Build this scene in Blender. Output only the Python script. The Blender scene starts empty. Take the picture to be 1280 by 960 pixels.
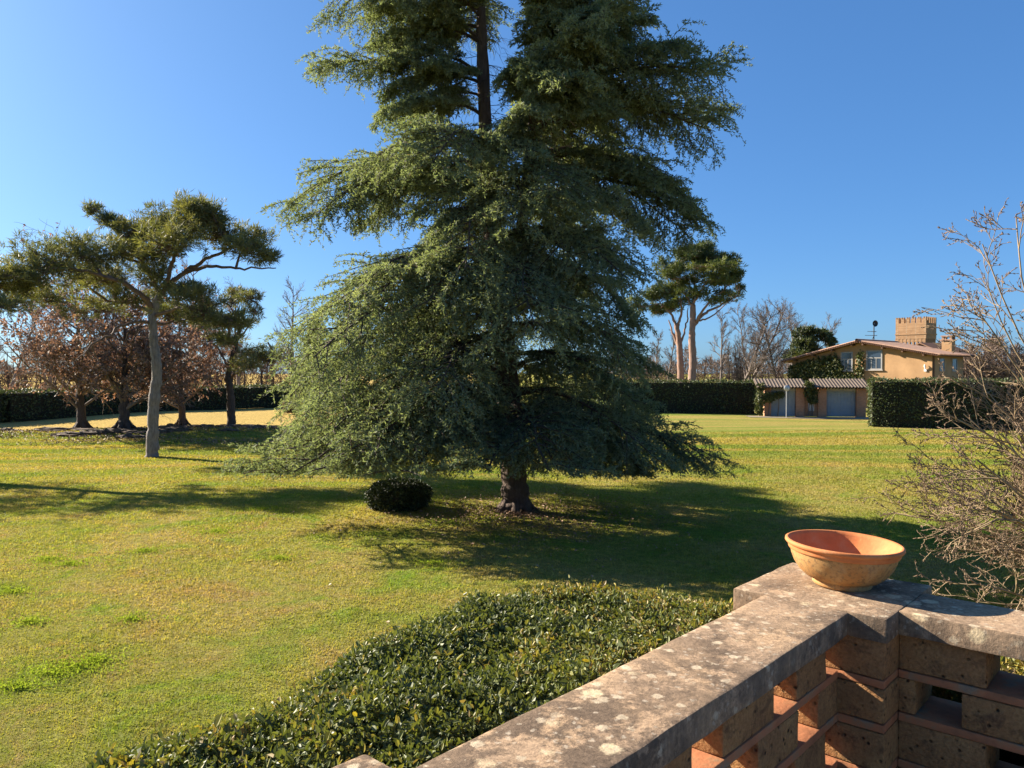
import bpy, bmesh, math, random
import numpy as np
from mathutils import Vector, noise as mnoise

R = math.radians
# ------------------------------------------------------------------ camera, sky, sun, exposure
scn = bpy.context.scene
col = scn.collection
CAM_Z = 3.5
F_PX = 961.0
PITCH = math.atan(15.0 / F_PX)
cam_d = bpy.data.cameras.new("camera")
cam = bpy.data.objects.new("camera", cam_d)
col.objects.link(cam)
cam.location = (0, 0, CAM_Z)
cam.rotation_euler = (R(90) - PITCH, 0, 0)
cam_d.sensor_width = 36.0
cam_d.lens = F_PX / 1280.0 * 36.0
cam_d.clip_start = 0.05
cam_d.clip_end = 3000
scn.camera = cam

SUN_H = np.array([-0.875, 0.485])          # horizontal direction towards the sun
SUN_EL = R(25)
world = bpy.data.worlds.new("World")
scn.world = world
world.use_nodes = True
wn = world.node_tree
bg = wn.nodes["Background"]
sky = wn.nodes.new("ShaderNodeTexSky")
sky.sky_type = 'NISHITA'
sky.sun_disc = False
sky.sun_elevation = SUN_EL
sky.sun_rotation = math.atan2(SUN_H[0], SUN_H[1])
sky.air_density = 0.7
sky.dust_density = 1.0
sky.ozone_density = 3.0
hs = wn.nodes.new("ShaderNodeHueSaturation")
hs.inputs["Saturation"].default_value = 1.3
tint = wn.nodes.new("ShaderNodeMix")
tint.data_type = 'RGBA'
tint.blend_type = 'MULTIPLY'
tint.inputs[0].default_value = 1.0
tint.inputs[7].default_value = (0.455, 0.722, 1.0, 1)
gam = wn.nodes.new("ShaderNodeGamma")
gam.inputs["Gamma"].default_value = 0.6
wn.links.new(sky.outputs[0], gam.inputs["Color"])
wn.links.new(gam.outputs[0], hs.inputs["Color"])
wn.links.new(hs.outputs[0], tint.inputs[6])
wn.links.new(tint.outputs[2], bg.inputs[0])
bg.inputs[1].default_value = 0.094
sun_d = bpy.data.lights.new("sun", 'SUN')
sun_d.energy = 5.0
sun_d.angle = R(0.5)
sun_d.color = (1.0, 0.89, 0.74)
sun = bpy.data.objects.new("sun", sun_d)
col.objects.link(sun)
ts = Vector((SUN_H[0] * math.cos(SUN_EL), SUN_H[1] * math.cos(SUN_EL), math.sin(SUN_EL)))
sun.rotation_euler = ts.to_track_quat('Z', 'Y').to_euler()
sun.location = (-40, 20, 40)
scn.view_settings.view_transform = 'Standard'
scn.view_settings.look = 'None'
scn.view_settings.gamma = 1.0
scn.view_settings.exposure = 1.87
scn.cycles.max_bounces = 8
scn.cycles.diffuse_bounces = 5
scn.cycles.transmission_bounces = 5
scn.cycles.transparent_max_bounces = 4
scn.cycles.caustics_reflective = False
scn.cycles.caustics_refractive = False


# ------------------------------------------------------------------ measuring helpers
def at(px, py, dist):
    """the place seen in the photograph at (px, py), `dist` metres ahead"""
    a = (px - 640) / F_PX
    b = -(py - 480) / F_PX
    c, s = math.cos(PITCH), math.sin(PITCH)
    d = np.array([a, c + b * s, -s + b * c])
    return np.array([0, 0, CAM_Z]) + d * (dist / d[1])


def ground(px, py, z=0.0):
    p1 = at(px, py, 1.0)
    k = (z - CAM_Z) / (p1[2] - CAM_Z)
    return np.array([0, 0, CAM_Z]) + (p1 - np.array([0, 0, CAM_Z])) * k


def gz(x, y):
    """height of the lawn"""
    x = np.asarray(x, float)
    y = np.asarray(y, float)
    b = 0.28 * np.exp(-((y - 43 - 0.12 * (x + 20)) / 2.6) ** 2) * np.clip((-x - 8) / 6, 0, 1)
    w = 0.05 * np.sin(x * 0.31 + y * 0.17) + 0.04 * np.sin(x * 0.13 - y * 0.23 + 1.0)
    return b + w * np.clip((y - 8) / 15, 0, 1)


# ------------------------------------------------------------------ materials
def new_mat(name):
    m = bpy.data.materials.new(name)
    m.use_nodes = True
    nt = m.node_tree
    bs = nt.nodes["Principled BSDF"]
    return m, nt, bs


def N(nt, typ, **kw):
    n = nt.nodes.new(typ)
    for k, v in kw.items():
        if k in n.inputs:
            n.inputs[k].default_value = v
        else:
            setattr(n, k, v)
    return n


def ramp(nt, src, stops, interp='LINEAR'):
    n = nt.nodes.new("ShaderNodeValToRGB")
    n.color_ramp.interpolation = interp
    e = n.color_ramp.elements
    while len(e) < len(stops):
        e.new(0.5)
    for i, (p, c) in enumerate(stops):
        e[i].position = p
        e[i].color = (*c, 1) if len(c) == 3 else c
    nt.links.new(src, n.inputs[0])
    return n


def mixc(nt, fac, a, b, mode='MIX'):
    n = nt.nodes.new("ShaderNodeMix")
    n.data_type = 'RGBA'
    n.blend_type = mode
    for sock, v in ((n.inputs[0], fac), (n.inputs[6], a), (n.inputs[7], b)):
        if hasattr(v, 'is_linked') or isinstance(v, bpy.types.NodeSocket):
            nt.links.new(v, sock)
        elif isinstance(v, (int, float)):
            sock.default_value = v
        else:
            sock.default_value = (*v, 1)
    return n.outputs[2]


def noise_node(nt, vec, scale, detail=4, rough=0.6, dist=0.0):
    n = N(nt, "ShaderNodeTexNoise", Scale=scale, Detail=detail, Roughness=rough, Distortion=dist)
    nt.links.new(vec, n.inputs["Vector"])
    return n.outputs[0]


def bump(nt, bs, h, strength, distance):
    b = N(nt, "ShaderNodeBump", Strength=strength, Distance=distance)
    nt.links.new(h, b.inputs["Height"])
    nt.links.new(b.outputs[0], bs.inputs["Normal"])
    return b


def leaf_mat(name, stops, trans=0.3, rough=0.6, spec=0.3, tint=(1.0, 1.0, 0.5)):
    m, nt, bs = new_mat(name)
    at_ = N(nt, "ShaderNodeAttribute", attribute_name="rnd")
    r = ramp(nt, at_.outputs["Fac"], stops)
    nt.links.new(r.outputs[0], bs.inputs["Base Color"])
    bs.inputs["Roughness"].default_value = rough
    bs.inputs["Specular IOR Level"].default_value = spec
    if trans > 0:
        tr = N(nt, "ShaderNodeBsdfTranslucent")
        tc = mixc(nt, 1.0, r.outputs[0], tint, 'MULTIPLY')
        nt.links.new(tc, tr.inputs[0])
        mx = N(nt, "ShaderNodeMixShader")
        mx.inputs[0].default_value = trans
        nt.links.new(bs.outputs[0], mx.inputs[1])
        nt.links.new(tr.outputs[0], mx.inputs[2])
        nt.links.new(mx.outputs[0], nt.nodes["Material Output"].inputs[0])
    return m


def plain(name, c1, c2, scale=6, rough=0.85, bmp=0.4, bd=0.01, spec=0.2, metal=0.0, stretch=None):
    m, nt, bs = new_mat(name)
    tc = N(nt, "ShaderNodeTexCoord")
    v = tc.outputs["Object"]
    if stretch:
        mp = N(nt, "ShaderNodeMapping")
        mp.inputs["Scale"].default_value = stretch
        nt.links.new(v, mp.inputs[0])
        v = mp.outputs[0]
    n = noise_node(nt, v, scale, 6, 0.65)
    r = ramp(nt, n, [(0.3, c1), (0.7, c2)])
    nt.links.new(r.outputs[0], bs.inputs["Base Color"])
    bs.inputs["Roughness"].default_value = rough
    bs.inputs["Specular IOR Level"].default_value = spec
    bs.inputs["Metallic"].default_value = metal
    if bmp:
        n2 = noise_node(nt, v, scale * 4, 4, 0.7)
        bump(nt, bs, n2, bmp, bd)
    return m


def grass_color(nt):
    """colour of the winter lawn by place: greener and straw-coloured patches"""
    g = N(nt, "ShaderNodeNewGeometry")
    p = g.outputs["Position"]
    n1 = noise_node(nt, p, 0.22, 5, 0.6, 0.4)
    n2 = noise_node(nt, p, 0.75, 7, 0.72, 0.8)
    n3 = noise_node(nt, p, 6.0, 3, 0.6)
    base = ramp(nt, n1, [(0.34, (0.130, 0.166, 0.036)), (0.48, (0.215, 0.205, 0.060)), (0.64, (0.285, 0.222, 0.095))])
    c = mixc(nt, ramp(nt, n2, [(0.52, (0, 0, 0)), (0.74, (1, 1, 1))]).outputs[0], base.outputs[0], (0.115, 0.205, 0.025))
    c = mixc(nt, ramp(nt, n2, [(0.30, (0.9, 0.9, 0.9)), (0.47, (0, 0, 0))]).outputs[0], c, (0.275, 0.185, 0.095))
    # mowing stripes that run across the far lawn
    mp = N(nt, "ShaderNodeMapping")
    mp.inputs["Scale"].default_value = (0.05, 0.55, 1)
    mp.inputs["Rotation"].default_value = (0, 0, 0.06)
    nt.links.new(p, mp.inputs[0])
    n4 = noise_node(nt, mp.outputs[0], 1.0, 3, 0.55)
    sy = N(nt, "ShaderNodeSeparateXYZ")
    nt.links.new(p, sy.inputs[0])
    far = N(nt, "ShaderNodeMapRange")
    far.inputs[1].default_value = 18
    far.inputs[2].default_value = 34
    nt.links.new(sy.outputs[1], far.inputs[0])
    st = ramp(nt, n4, [(0.40, (0.12, 0.17, 0.03)), (0.58, (0.30, 0.22, 0.075))])
    fm = N(nt, "ShaderNodeMath", operation='MULTIPLY')
    nt.links.new(far.outputs[0], fm.inputs[0])
    fm.inputs[1].default_value = 0.7
    c = mixc(nt, fm.outputs[0], c, st.outputs[0])
    # dry far field beyond the row of trees
    fd = N(nt, "ShaderNodeMapRange")
    fd.inputs[1].default_value = 44
    fd.inputs[2].default_value = 48
    nt.links.new(sy.outputs[1], fd.inputs[0])
    lx = N(nt, "ShaderNodeMapRange")
    lx.inputs[1].default_value = -8
    lx.inputs[2].default_value = -14
    nt.links.new(sy.outputs[0], lx.inputs[0])
    f2 = N(nt, "ShaderNodeMath", operation='MULTIPLY')
    nt.links.new(fd.outputs[0], f2.inputs[0])
    nt.links.new(lx.outputs[0], f2.inputs[1])
    c = mixc(nt, f2.outputs[0], c, (0.40, 0.285, 0.115))
    sp = ramp(nt, n3, [(0.3, (0.62, 0.62, 0.62)), (0.7, (1.25, 1.25, 1.25))])
    c = mixc(nt, 0.7, c, sp.outputs[0], 'MULTIPLY')
    c = mixc(nt, 1.0, c, (1.37, 1.37, 1.24), 'MULTIPLY')
    return c, p


def make_lawn_mat():
    m, nt, bs = new_mat("lawn_soil_and_grass")
    c, p = grass_color(nt)
    n5 = noise_node(nt, p, 30, 4, 0.7)
    c = mixc(nt, ramp(nt, n5, [(0.35, (0.75, 0.75, 0.75)), (0.55, (0, 0, 0))]).outputs[0], c, (0.10, 0.105, 0.03))
    nt.links.new(c, bs.inputs["Base Color"])
    bs.inputs["Roughness"].default_value = 1.0
    bs.inputs["Specular IOR Level"].default_value = 0.0
    n6 = noise_node(nt, p, 14, 6, 0.75)
    bump(nt, bs, n6, 1.0, 0.10)
    return m


def make_blade_mat():
    m, nt, bs = new_mat("grass_blades")
    c, p = grass_color(nt)
    at_ = N(nt, "ShaderNodeAttribute", attribute_name="rnd")
    r = ramp(nt, at_.outputs["Fac"], [(0.0, (0.72, 0.86, 0.6)), (0.5, (1.05, 1.05, 1.0)), (0.85, (1.25, 1.2, 1.1)), (1.0, (1.35, 1.22, 1.2))])
    c = mixc(nt, 1.0, c, r.outputs[0], 'MULTIPLY')
    nt.links.new(c, bs.inputs["Base Color"])
    bs.inputs["Roughness"].default_value = 0.7
    bs.inputs["Specular IOR Level"].default_value = 0.15
    tr = N(nt, "ShaderNodeBsdfTranslucent")
    nt.links.new(mixc(nt, 1.0, c, (1.0, 1.0, 0.45), 'MULTIPLY'), tr.inputs[0])
    mx = N(nt, "ShaderNodeMixShader")
    mx.inputs[0].default_value = 0.45
    nt.links.new(bs.outputs[0], mx.inputs[1])
    nt.links.new(tr.outputs[0], mx.inputs[2])
    nt.links.new(mx.outputs[0], nt.nodes["Material Output"].inputs[0])
    return m


def make_coping_mat():
    """weathered limestone with black algae, grey and cream lichen discs"""
    m, nt, bs = new_mat("lichened_stone")
    g = N(nt, "ShaderNodeNewGeometry")
    p = g.outputs["Position"]
    n1 = noise_node(nt, p, 3.2, 8, 0.68, 0.3)
    n2 = noise_node(nt, p, 7, 12, 0.78, 0.2)
    n3 = noise_node(nt, p, 75, 6, 0.75)
    c = ramp(nt, n1, [(0.30, (0.29, 0.205, 0.135)), (0.5, (0.38, 0.262, 0.165)), (0.7, (0.43, 0.29, 0.17))]).outputs[0]
    dk = ramp(nt, n2, [(0.44, (0, 0, 0)), (0.52, (0.85, 0.85, 0.85))]).outputs[0]
    n0 = noise_node(nt, p, 2.1, 5, 0.6, 0.4)
    dk = mixc(nt, 1.0, dk, ramp(nt, n0, [(0.40, (0.25, 0.25, 0.25)), (0.56, (1.1, 1.1, 1.1))]).outputs[0], 'MULTIPLY')
    c = mixc(nt, dk, c, (0.125, 0.090, 0.063))
    vd = N(nt, "ShaderNodeVectorMath", operation='ADD')
    nn = N(nt, "ShaderNodeTexNoise", Scale=38.0, Detail=6.0, Roughness=0.75)
    nt.links.new(p, nn.inputs["Vector"])
    sc = N(nt, "ShaderNodeVectorMath", operation='SCALE')
    sc.inputs["Scale"].default_value = 0.045
    nt.links.new(nn.outputs["Color"], sc.inputs[0])
    nt.links.new(p, vd.inputs[0])
    nt.links.new(sc.outputs[0], vd.inputs[1])
    for scale, lo, hi, cc, k in ((8, 0.19, 0.27, (0.54, 0.43, 0.27), 0.95), (19, 0.22, 0.32, (0.48, 0.39, 0.27), 0.85), (38, 0.20, 0.30, (0.42, 0.35, 0.26), 0.7)):
        vo = N(nt, "ShaderNodeTexVoronoi", Scale=float(scale), Randomness=1.0)
        nt.links.new(vd.outputs[0], vo.inputs["Vector"])
        f = ramp(nt, vo.outputs["Distance"], [(lo, (k, k, k)), (hi, (0, 0, 0))]).outputs[0]
        pick = N(nt, "ShaderNodeSeparateColor")
        nt.links.new(vo.outputs["Color"], pick.inputs[0])
        pk = ramp(nt, pick.outputs[0], [(0.50, (0, 0, 0)), (0.54, (1, 1, 1))]).outputs[0]
        f = mixc(nt, 1.0, f, pk, 'MULTIPLY')
        c = mixc(nt, f, c, cc)
    sp = ramp(nt, n3, [(0.32, (0.5, 0.5, 0.5)), (0.6, (1.15, 1.15, 1.15))]).outputs[0]
    c = mixc(nt, 0.8, c, sp, 'MULTIPLY')
    # black rain streaks on the vertical edges
    mp = N(nt, "ShaderNodeMapping")
    mp.inputs["Scale"].default_value = (16, 16, 2.5)
    nt.links.new(p, mp.inputs[0])
    ns = noise_node(nt, mp.outputs[0], 1.0, 4, 0.7)
    sn = N(nt, "ShaderNodeSeparateXYZ")
    nt.links.new(g.outputs["Normal"], sn.inputs[0])
    vert = N(nt, "ShaderNodeMapRange")
    vert.inputs[1].default_value = 0.7
    vert.inputs[2].default_value = 0.3
    nt.links.new(sn.outputs[2], vert.inputs[0])
    stf = mixc(nt, 1.0, vert.outputs[0], ramp(nt, ns, [(0.40, (0, 0, 0)), (0.6, (0.65, 0.65, 0.65))]).outputs[0], 'MULTIPLY')
    c = mixc(nt, stf, c, (0.10, 0.078, 0.058))
    nt.links.new(c, bs.inputs["Base Color"])
    bs.inputs["Roughness"].default_value = 0.95
    bs.inputs["Specular IOR Level"].default_value = 0.1
    ad = N(nt, "ShaderNodeMath", operation='ADD')
    nt.links.new(n2, ad.inputs[0])
    nt.links.new(n3, ad.inputs[1])
    bump(nt, bs, ad.outputs[0], 0.6, 0.006)
    return m


def make_tuff_mat():
    m, nt, bs = new_mat("pitted_tuff")
    g = N(nt, "ShaderNodeNewGeometry")
    p = g.outputs["Position"]
    n1 = noise_node(nt, p, 4, 6, 0.65)
    n2 = noise_node(nt, p, 16, 6, 0.7, 0.4)
    n3 = noise_node(nt, p, 90, 4, 0.7)
    c = ramp(nt, n1, [(0.3, (0.25, 0.125, 0.058)), (0.5, (0.38, 0.20, 0.085)), (0.7, (0.46, 0.27, 0.11))]).outputs[0]
    c = mixc(nt, ramp(nt, n2, [(0.50, (0, 0, 0)), (0.66, (0.8, 0.8, 0.8))]).outputs[0], c, (0.13, 0.072, 0.042))
    vo = N(nt, "ShaderNodeTexVoronoi", Scale=30.0)
    nt.links.new(p, vo.inputs["Vector"])
    pit = ramp(nt, vo.outputs["Distance"], [(0.10, (1, 1, 1)), (0.22, (0, 0, 0))]).outputs[0]
    pit = mixc(nt, 1.0, pit, ramp(nt, n2, [(0.40, (0, 0, 0)), (0.55, (1, 1, 1))]).outputs[0], 'MULTIPLY')
    c = mixc(nt, pit, c, (0.05, 0.032, 0.02))
    c = mixc(nt, 0.8, c, ramp(nt, n3, [(0.3, (0.6, 0.6, 0.6)), (0.65, (1.15, 1.15, 1.15))]).outputs[0], 'MULTIPLY')
    nt.links.new(c, bs.inputs["Base Color"])
    bs.inputs["Roughness"].default_value = 0.95
    bs.inputs["Specular IOR Level"].default_value = 0.1
    s1 = N(nt, "ShaderNodeMath", operation='SUBTRACT')
    nt.links.new(n2, s1.inputs[0])
    nt.links.new(pit, s1.inputs[1])
    s2 = N(nt, "ShaderNodeMath", operation='ADD')
    nt.links.new(s1.outputs[0], s2.inputs[0])
    nt.links.new(n3, s2.inputs[1])
    bump(nt, bs, s2.outputs[0], 0.8, 0.012)
    return m


def make_bowl_mat(fresh):
    m, nt, bs = new_mat("terracotta_rim" if fresh else "terracotta_weathered")
    tc = N(nt, "ShaderNodeTexCoord")
    p = tc.outputs["Object"]
    n1 = noise_node(nt, p, 9, 6, 0.65, 0.3)
    n2 = noise_node(nt, p, 70, 4, 0.7)
    if fresh:
        c = ramp(nt, n1, [(0.3, (0.40, 0.125, 0.042)), (0.55, (0.52, 0.18, 0.06)), (0.72, (0.52, 0.25, 0.11))]).outputs[0]
    else:
        c = ramp(nt, n1, [(0.3, (0.33, 0.145, 0.045)), (0.48, (0.38, 0.20, 0.07)), (0.62, (0.40, 0.24, 0.095)), (0.75, (0.33, 0.23, 0.06))]).outputs[0]
        c = mixc(nt, ramp(nt, n2, [(0.50, (0, 0, 0)), (0.62, (0.75, 0.75, 0.75))]).outputs[0], c, (0.17, 0.105, 0.05))
        n4 = noise_node(nt, p, 5, 7, 0.7, 0.6)
        c = mixc(nt, ramp(nt, n4, [(0.52, (0, 0, 0)), (0.66, (0.55, 0.55, 0.55))]).outputs[0], c, (0.42, 0.29, 0.16))
    nt.links.new(c, bs.inputs["Base Color"])
    bs.inputs["Roughness"].default_value = 0.75
    bs.inputs["Specular IOR Level"].default_value = 0.25
    bump(nt, bs, n2, 0.25, 0.004)
    return m


def make_plaster():
    return plain("ochre_plaster", (0.30, 0.18, 0.09), (0.46, 0.28, 0.14), scale=0.55, bmp=0.15)


def make_rooftile(name="terracotta_roof_tiles", c1=(0.23, 0.12, 0.075), c2=(0.36, 0.22, 0.15)):
    m, nt, bs = new_mat(name)
    tc = N(nt, "ShaderNodeTexCoord")
    n1 = noise_node(nt, tc.outputs["Object"], 2.5, 6, 0.75)
    r = ramp(nt, n1, [(0.3, c1), (0.55, c2), (0.7, tuple(q * 1.1 for q in c2))])
    nt.links.new(r.outputs[0], bs.inputs["Base Color"])
    bs.inputs["Roughness"].default_value = 0.9
    return m


def make_brick(name, c1, c2, mortar, scale):
    m, nt, bs = new_mat(name)
    tc = N(nt, "ShaderNodeTexCoord")
    sx = N(nt, "ShaderNodeSeparateXYZ")
    nt.links.new(tc.outputs["Object"], sx.inputs[0])
    ad = N(nt, "ShaderNodeMath", operation='ADD')
    nt.links.new(sx.outputs[0], ad.inputs[0])
    nt.links.new(sx.outputs[1], ad.inputs[1])
    cb = N(nt, "ShaderNodeCombineXYZ")
    nt.links.new(ad.outputs[0], cb.inputs[0])
    nt.links.new(sx.outputs[2], cb.inputs[1])
    b = N(nt, "ShaderNodeTexBrick", Scale=scale)
    b.inputs["Color1"].default_value = (*c1, 1)
    b.inputs["Color2"].default_value = (*c2, 1)
    b.inputs["Mortar"].default_value = (*mortar, 1)
    b.inputs["Mortar Size"].default_value = 0.012
    nt.links.new(cb.outputs[0], b.inputs["Vector"])
    n1 = noise_node(nt, tc.outputs["Object"], 1.3, 5, 0.7)
    c = mixc(nt, 0.6, b.outputs[0], ramp(nt, n1, [(0.3, (0.65, 0.65, 0.65)), (0.7, (1.2, 1.2, 1.2))]).outputs[0], 'MULTIPLY')
    nt.links.new(c, bs.inputs["Base Color"])
    bs.inputs["Roughness"].default_value = 0.9
    return m


M = {}
M['lawn'] = make_lawn_mat()
M['blade'] = make_blade_mat()
M['coping'] = make_coping_mat()
M['tuff'] = make_tuff_mat()
M['brickcourse'] = plain("thin_red_brick", (0.22, 0.10, 0.05), (0.40, 0.16, 0.075), scale=9, bmp=0.5, bd=0.006)
bc_nt = M['brickcourse'].node_tree
bc_r = [n for n in bc_nt.nodes if n.type == 'VALTORGB'][0].color_ramp
bc_r.elements[0].position = 0.25
bc_r.elements[1].position = 0.50
for pos_, c_ in ((0.57, (0.34, 0.17, 0.085, 1)), (0.63, (0.27, 0.19, 0.12, 1)), (0.75, (0.20, 0.145, 0.10, 1))):
    e_ = bc_r.elements.new(pos_)
    e_.color = c_
M['bowl'] = make_bowl_mat(False)
M['rim'] = make_bowl_mat(True)
M['pave'] = plain("terrace_paving", (0.30, 0.24, 0.19), (0.40, 0.33, 0.26), scale=5)
M['plaster'] = make_plaster()
M['tile'] = make_rooftile()
M['paletile'] = make_rooftile("weathered_roof_tiles", (0.075, 0.055, 0.042), (0.135, 0.10, 0.072))
M['soffit'] = plain("dark_roof_timber", (0.10, 0.055, 0.035), (0.16, 0.09, 0.06), scale=4)
M['brick'] = make_brick("brick_wall", (0.40, 0.18, 0.09), (0.48, 0.24, 0.13), (0.38, 0.28, 0.20), 5.0)
M['towerbrick'] = make_brick("tower_brick", (0.27, 0.15, 0.07), (0.36, 0.21, 0.105), (0.33, 0.24, 0.155), 1.6)
M['gate'] = plain("grey_painted_gate", (0.27, 0.30, 0.32), (0.33, 0.36, 0.38), scale=2, bmp=0.1)
M['white'] = plain("white_paint", (0.72, 0.72, 0.70), (0.80, 0.80, 0.78), scale=3, bmp=0.0, rough=0.5)
M['frame'] = plain("grey_window_frame", (0.26, 0.25, 0.24), (0.34, 0.33, 0.31), scale=3, bmp=0.0, rough=0.6)
M['dark'] = plain("dark_metal", (0.03, 0.03, 0.035), (0.06, 0.06, 0.06), scale=5, bmp=0.0, rough=0.5)
M['steel'] = plain("galvanised_steel", (0.36, 0.37, 0.38), (0.46, 0.47, 0.48), scale=5, bmp=0.0, rough=0.45, metal=0.6)
M['lintel'] = plain("grey_render", (0.34, 0.31, 0.28), (0.44, 0.40, 0.36), scale=1.5)
gm, gnt, gbs = new_mat("window_glass")
gbs.inputs["Base Color"].default_value = (0.03, 0.045, 0.07, 1)
gbs.inputs["Roughness"].default_value = 0.08
gbs.inputs["Specular IOR Level"].default_value = 0.9
M['glass'] = gm
M['mirror'] = plain("mirror_face", (0.42, 0.43, 0.43), (0.5, 0.5, 0.5), scale=1, bmp=0.0, rough=0.35, metal=0.2)
BARKST = (3, 3, 0.7)
M['bark_cedar'] = plain("cedar_bark", (0.075, 0.050, 0.040), (0.17, 0.125, 0.10), scale=5, bmp=1.0, bd=0.05, stretch=BARKST)
M['twig_cedar'] = plain("cedar_twigs", (0.045, 0.031, 0.026), (0.10, 0.070, 0.052), scale=4, bmp=0)
M['bark_pine'] = plain("pine_bark", (0.16, 0.135, 0.12), (0.34, 0.30, 0.27), scale=5, bmp=1.0, bd=0.06, stretch=BARKST)
M['limb_pine'] = plain("pine_limbs", (0.09, 0.062, 0.050), (0.19, 0.13, 0.10), scale=4, bmp=0.5)
M['bark_red'] = plain("umbrella_pine_bark", (0.19, 0.115, 0.085), (0.36, 0.235, 0.18), scale=3, bmp=0.8, bd=0.05, stretch=BARKST)
M['bark_dark'] = plain("dark_bark", (0.055, 0.043, 0.036), (0.12, 0.095, 0.08), scale=5, bmp=1.0, bd=0.05, stretch=BARKST)
M['bark_grey'] = plain("grey_bark", (0.12, 0.095, 0.08), (0.22, 0.18, 0.155), scale=2, bmp=0.2)
M['bark_brown'] = plain("brown_bark", (0.13, 0.10, 0.08), (0.25, 0.195, 0.155), scale=2, bmp=0.2)
M['twig_shrub'] = plain("shrub_twigs", (0.145, 0.10, 0.058), (0.37, 0.275, 0.165), scale=7, bmp=0)
M['bud'] = plain("buds", (0.13, 0.088, 0.06), (0.25, 0.17, 0.11), scale=9, bmp=0)
M['soil'] = plain("bare_soil", (0.07, 0.048, 0.034), (0.15, 0.105, 0.07), scale=3, bmp=1.0, bd=0.05)
M['needle_cedar'] = leaf_mat("cedar_needles", [(0.0, (0.105, 0.072, 0.044)), (0.06, (0.11, 0.122, 0.064)), (0.35, (0.165, 0.195, 0.110)), (0.7, (0.225, 0.255, 0.158)), (1.0, (0.32, 0.33, 0.18))], trans=0.44, rough=0.65, spec=0.10, tint=(1.0, 1.05, 0.5))
M['needle_pine'] = leaf_mat("pine_needles", [(0.0, (0.11, 0.085, 0.045)), (0.15, (0.10, 0.112, 0.052)), (0.6, (0.15, 0.16, 0.075)), (1.0, (0.23, 0.215, 0.09))], trans=0.38, tint=(1, 1, 0.4))
M['needle_umb'] = leaf_mat("umbrella_pine_needles", [(0.0, (0.05, 0.062, 0.024)), (0.6, (0.085, 0.115, 0.038)), (1.0, (0.16, 0.18, 0.05))], trans=0.25, tint=(1, 1, 0.4))
M['leaf_oak'] = leaf_mat("russet_leaves", [(0.0, (0.11, 0.083, 0.066)), (0.4, (0.23, 0.165, 0.125)), (0.8, (0.34, 0.235, 0.17)), (1.0, (0.44, 0.27, 0.15))], trans=0.35, tint=(1, 0.75, 0.6))
M['leaf_fallen'] = leaf_mat("fallen_leaves", [(0.0, (0.13, 0.075, 0.045)), (0.5, (0.26, 0.15, 0.085)), (1.0, (0.36, 0.23, 0.12))], trans=0.0)
M['leaf_hedge'] = leaf_mat("laurel_leaves", [(0.0, (0.065, 0.078, 0.036)), (0.35, (0.110, 0.135, 0.048)), (0.66, (0.170, 0.190, 0.060)), (0.80, (0.25, 0.235, 0.075)), (0.90, (0.27, 0.19, 0.09)), (0.95, (0.34, 0.28, 0.06)), (1.0, (0.44, 0.35, 0.055))], trans=0.28, rough=0.5, spec=0.28, tint=(1, 1, 0.35))
M['leaf_dark'] = leaf_mat("dark_hedge_leaves", [(0.0, (0.035, 0.045, 0.020)), (0.5, (0.068, 0.090, 0.032)), (1.0, (0.12, 0.14, 0.048))], trans=0.2, rough=0.5, spec=0.3)
M['leaf_ivy'] = leaf_mat("ivy_leaves", [(0.0, (0.035, 0.047, 0.017)), (0.5, (0.075, 0.095, 0.028)), (1.0, (0.16, 0.155, 0.05))], trans=0.15, rough=0.5)
M['leaf_bush'] = leaf_mat("box_leaves", [(0.0, (0.020, 0.028, 0.013)), (1.0, (0.065, 0.085, 0.032))], trans=0.1, rough=0.5, spec=0.25)
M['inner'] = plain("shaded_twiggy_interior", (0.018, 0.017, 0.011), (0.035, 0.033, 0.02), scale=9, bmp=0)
M['woods'] = leaf_mat("woodland_twigs", [(0.0, (0.085, 0.066, 0.058)), (0.5, (0.165, 0.125, 0.10)), (0.85, (0.24, 0.18, 0.135)), (1.0, (0.12, 0.125, 0.05))], trans=0.2, rough=0.9, spec=0.0, tint=(1, 0.8, 0.6))


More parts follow.
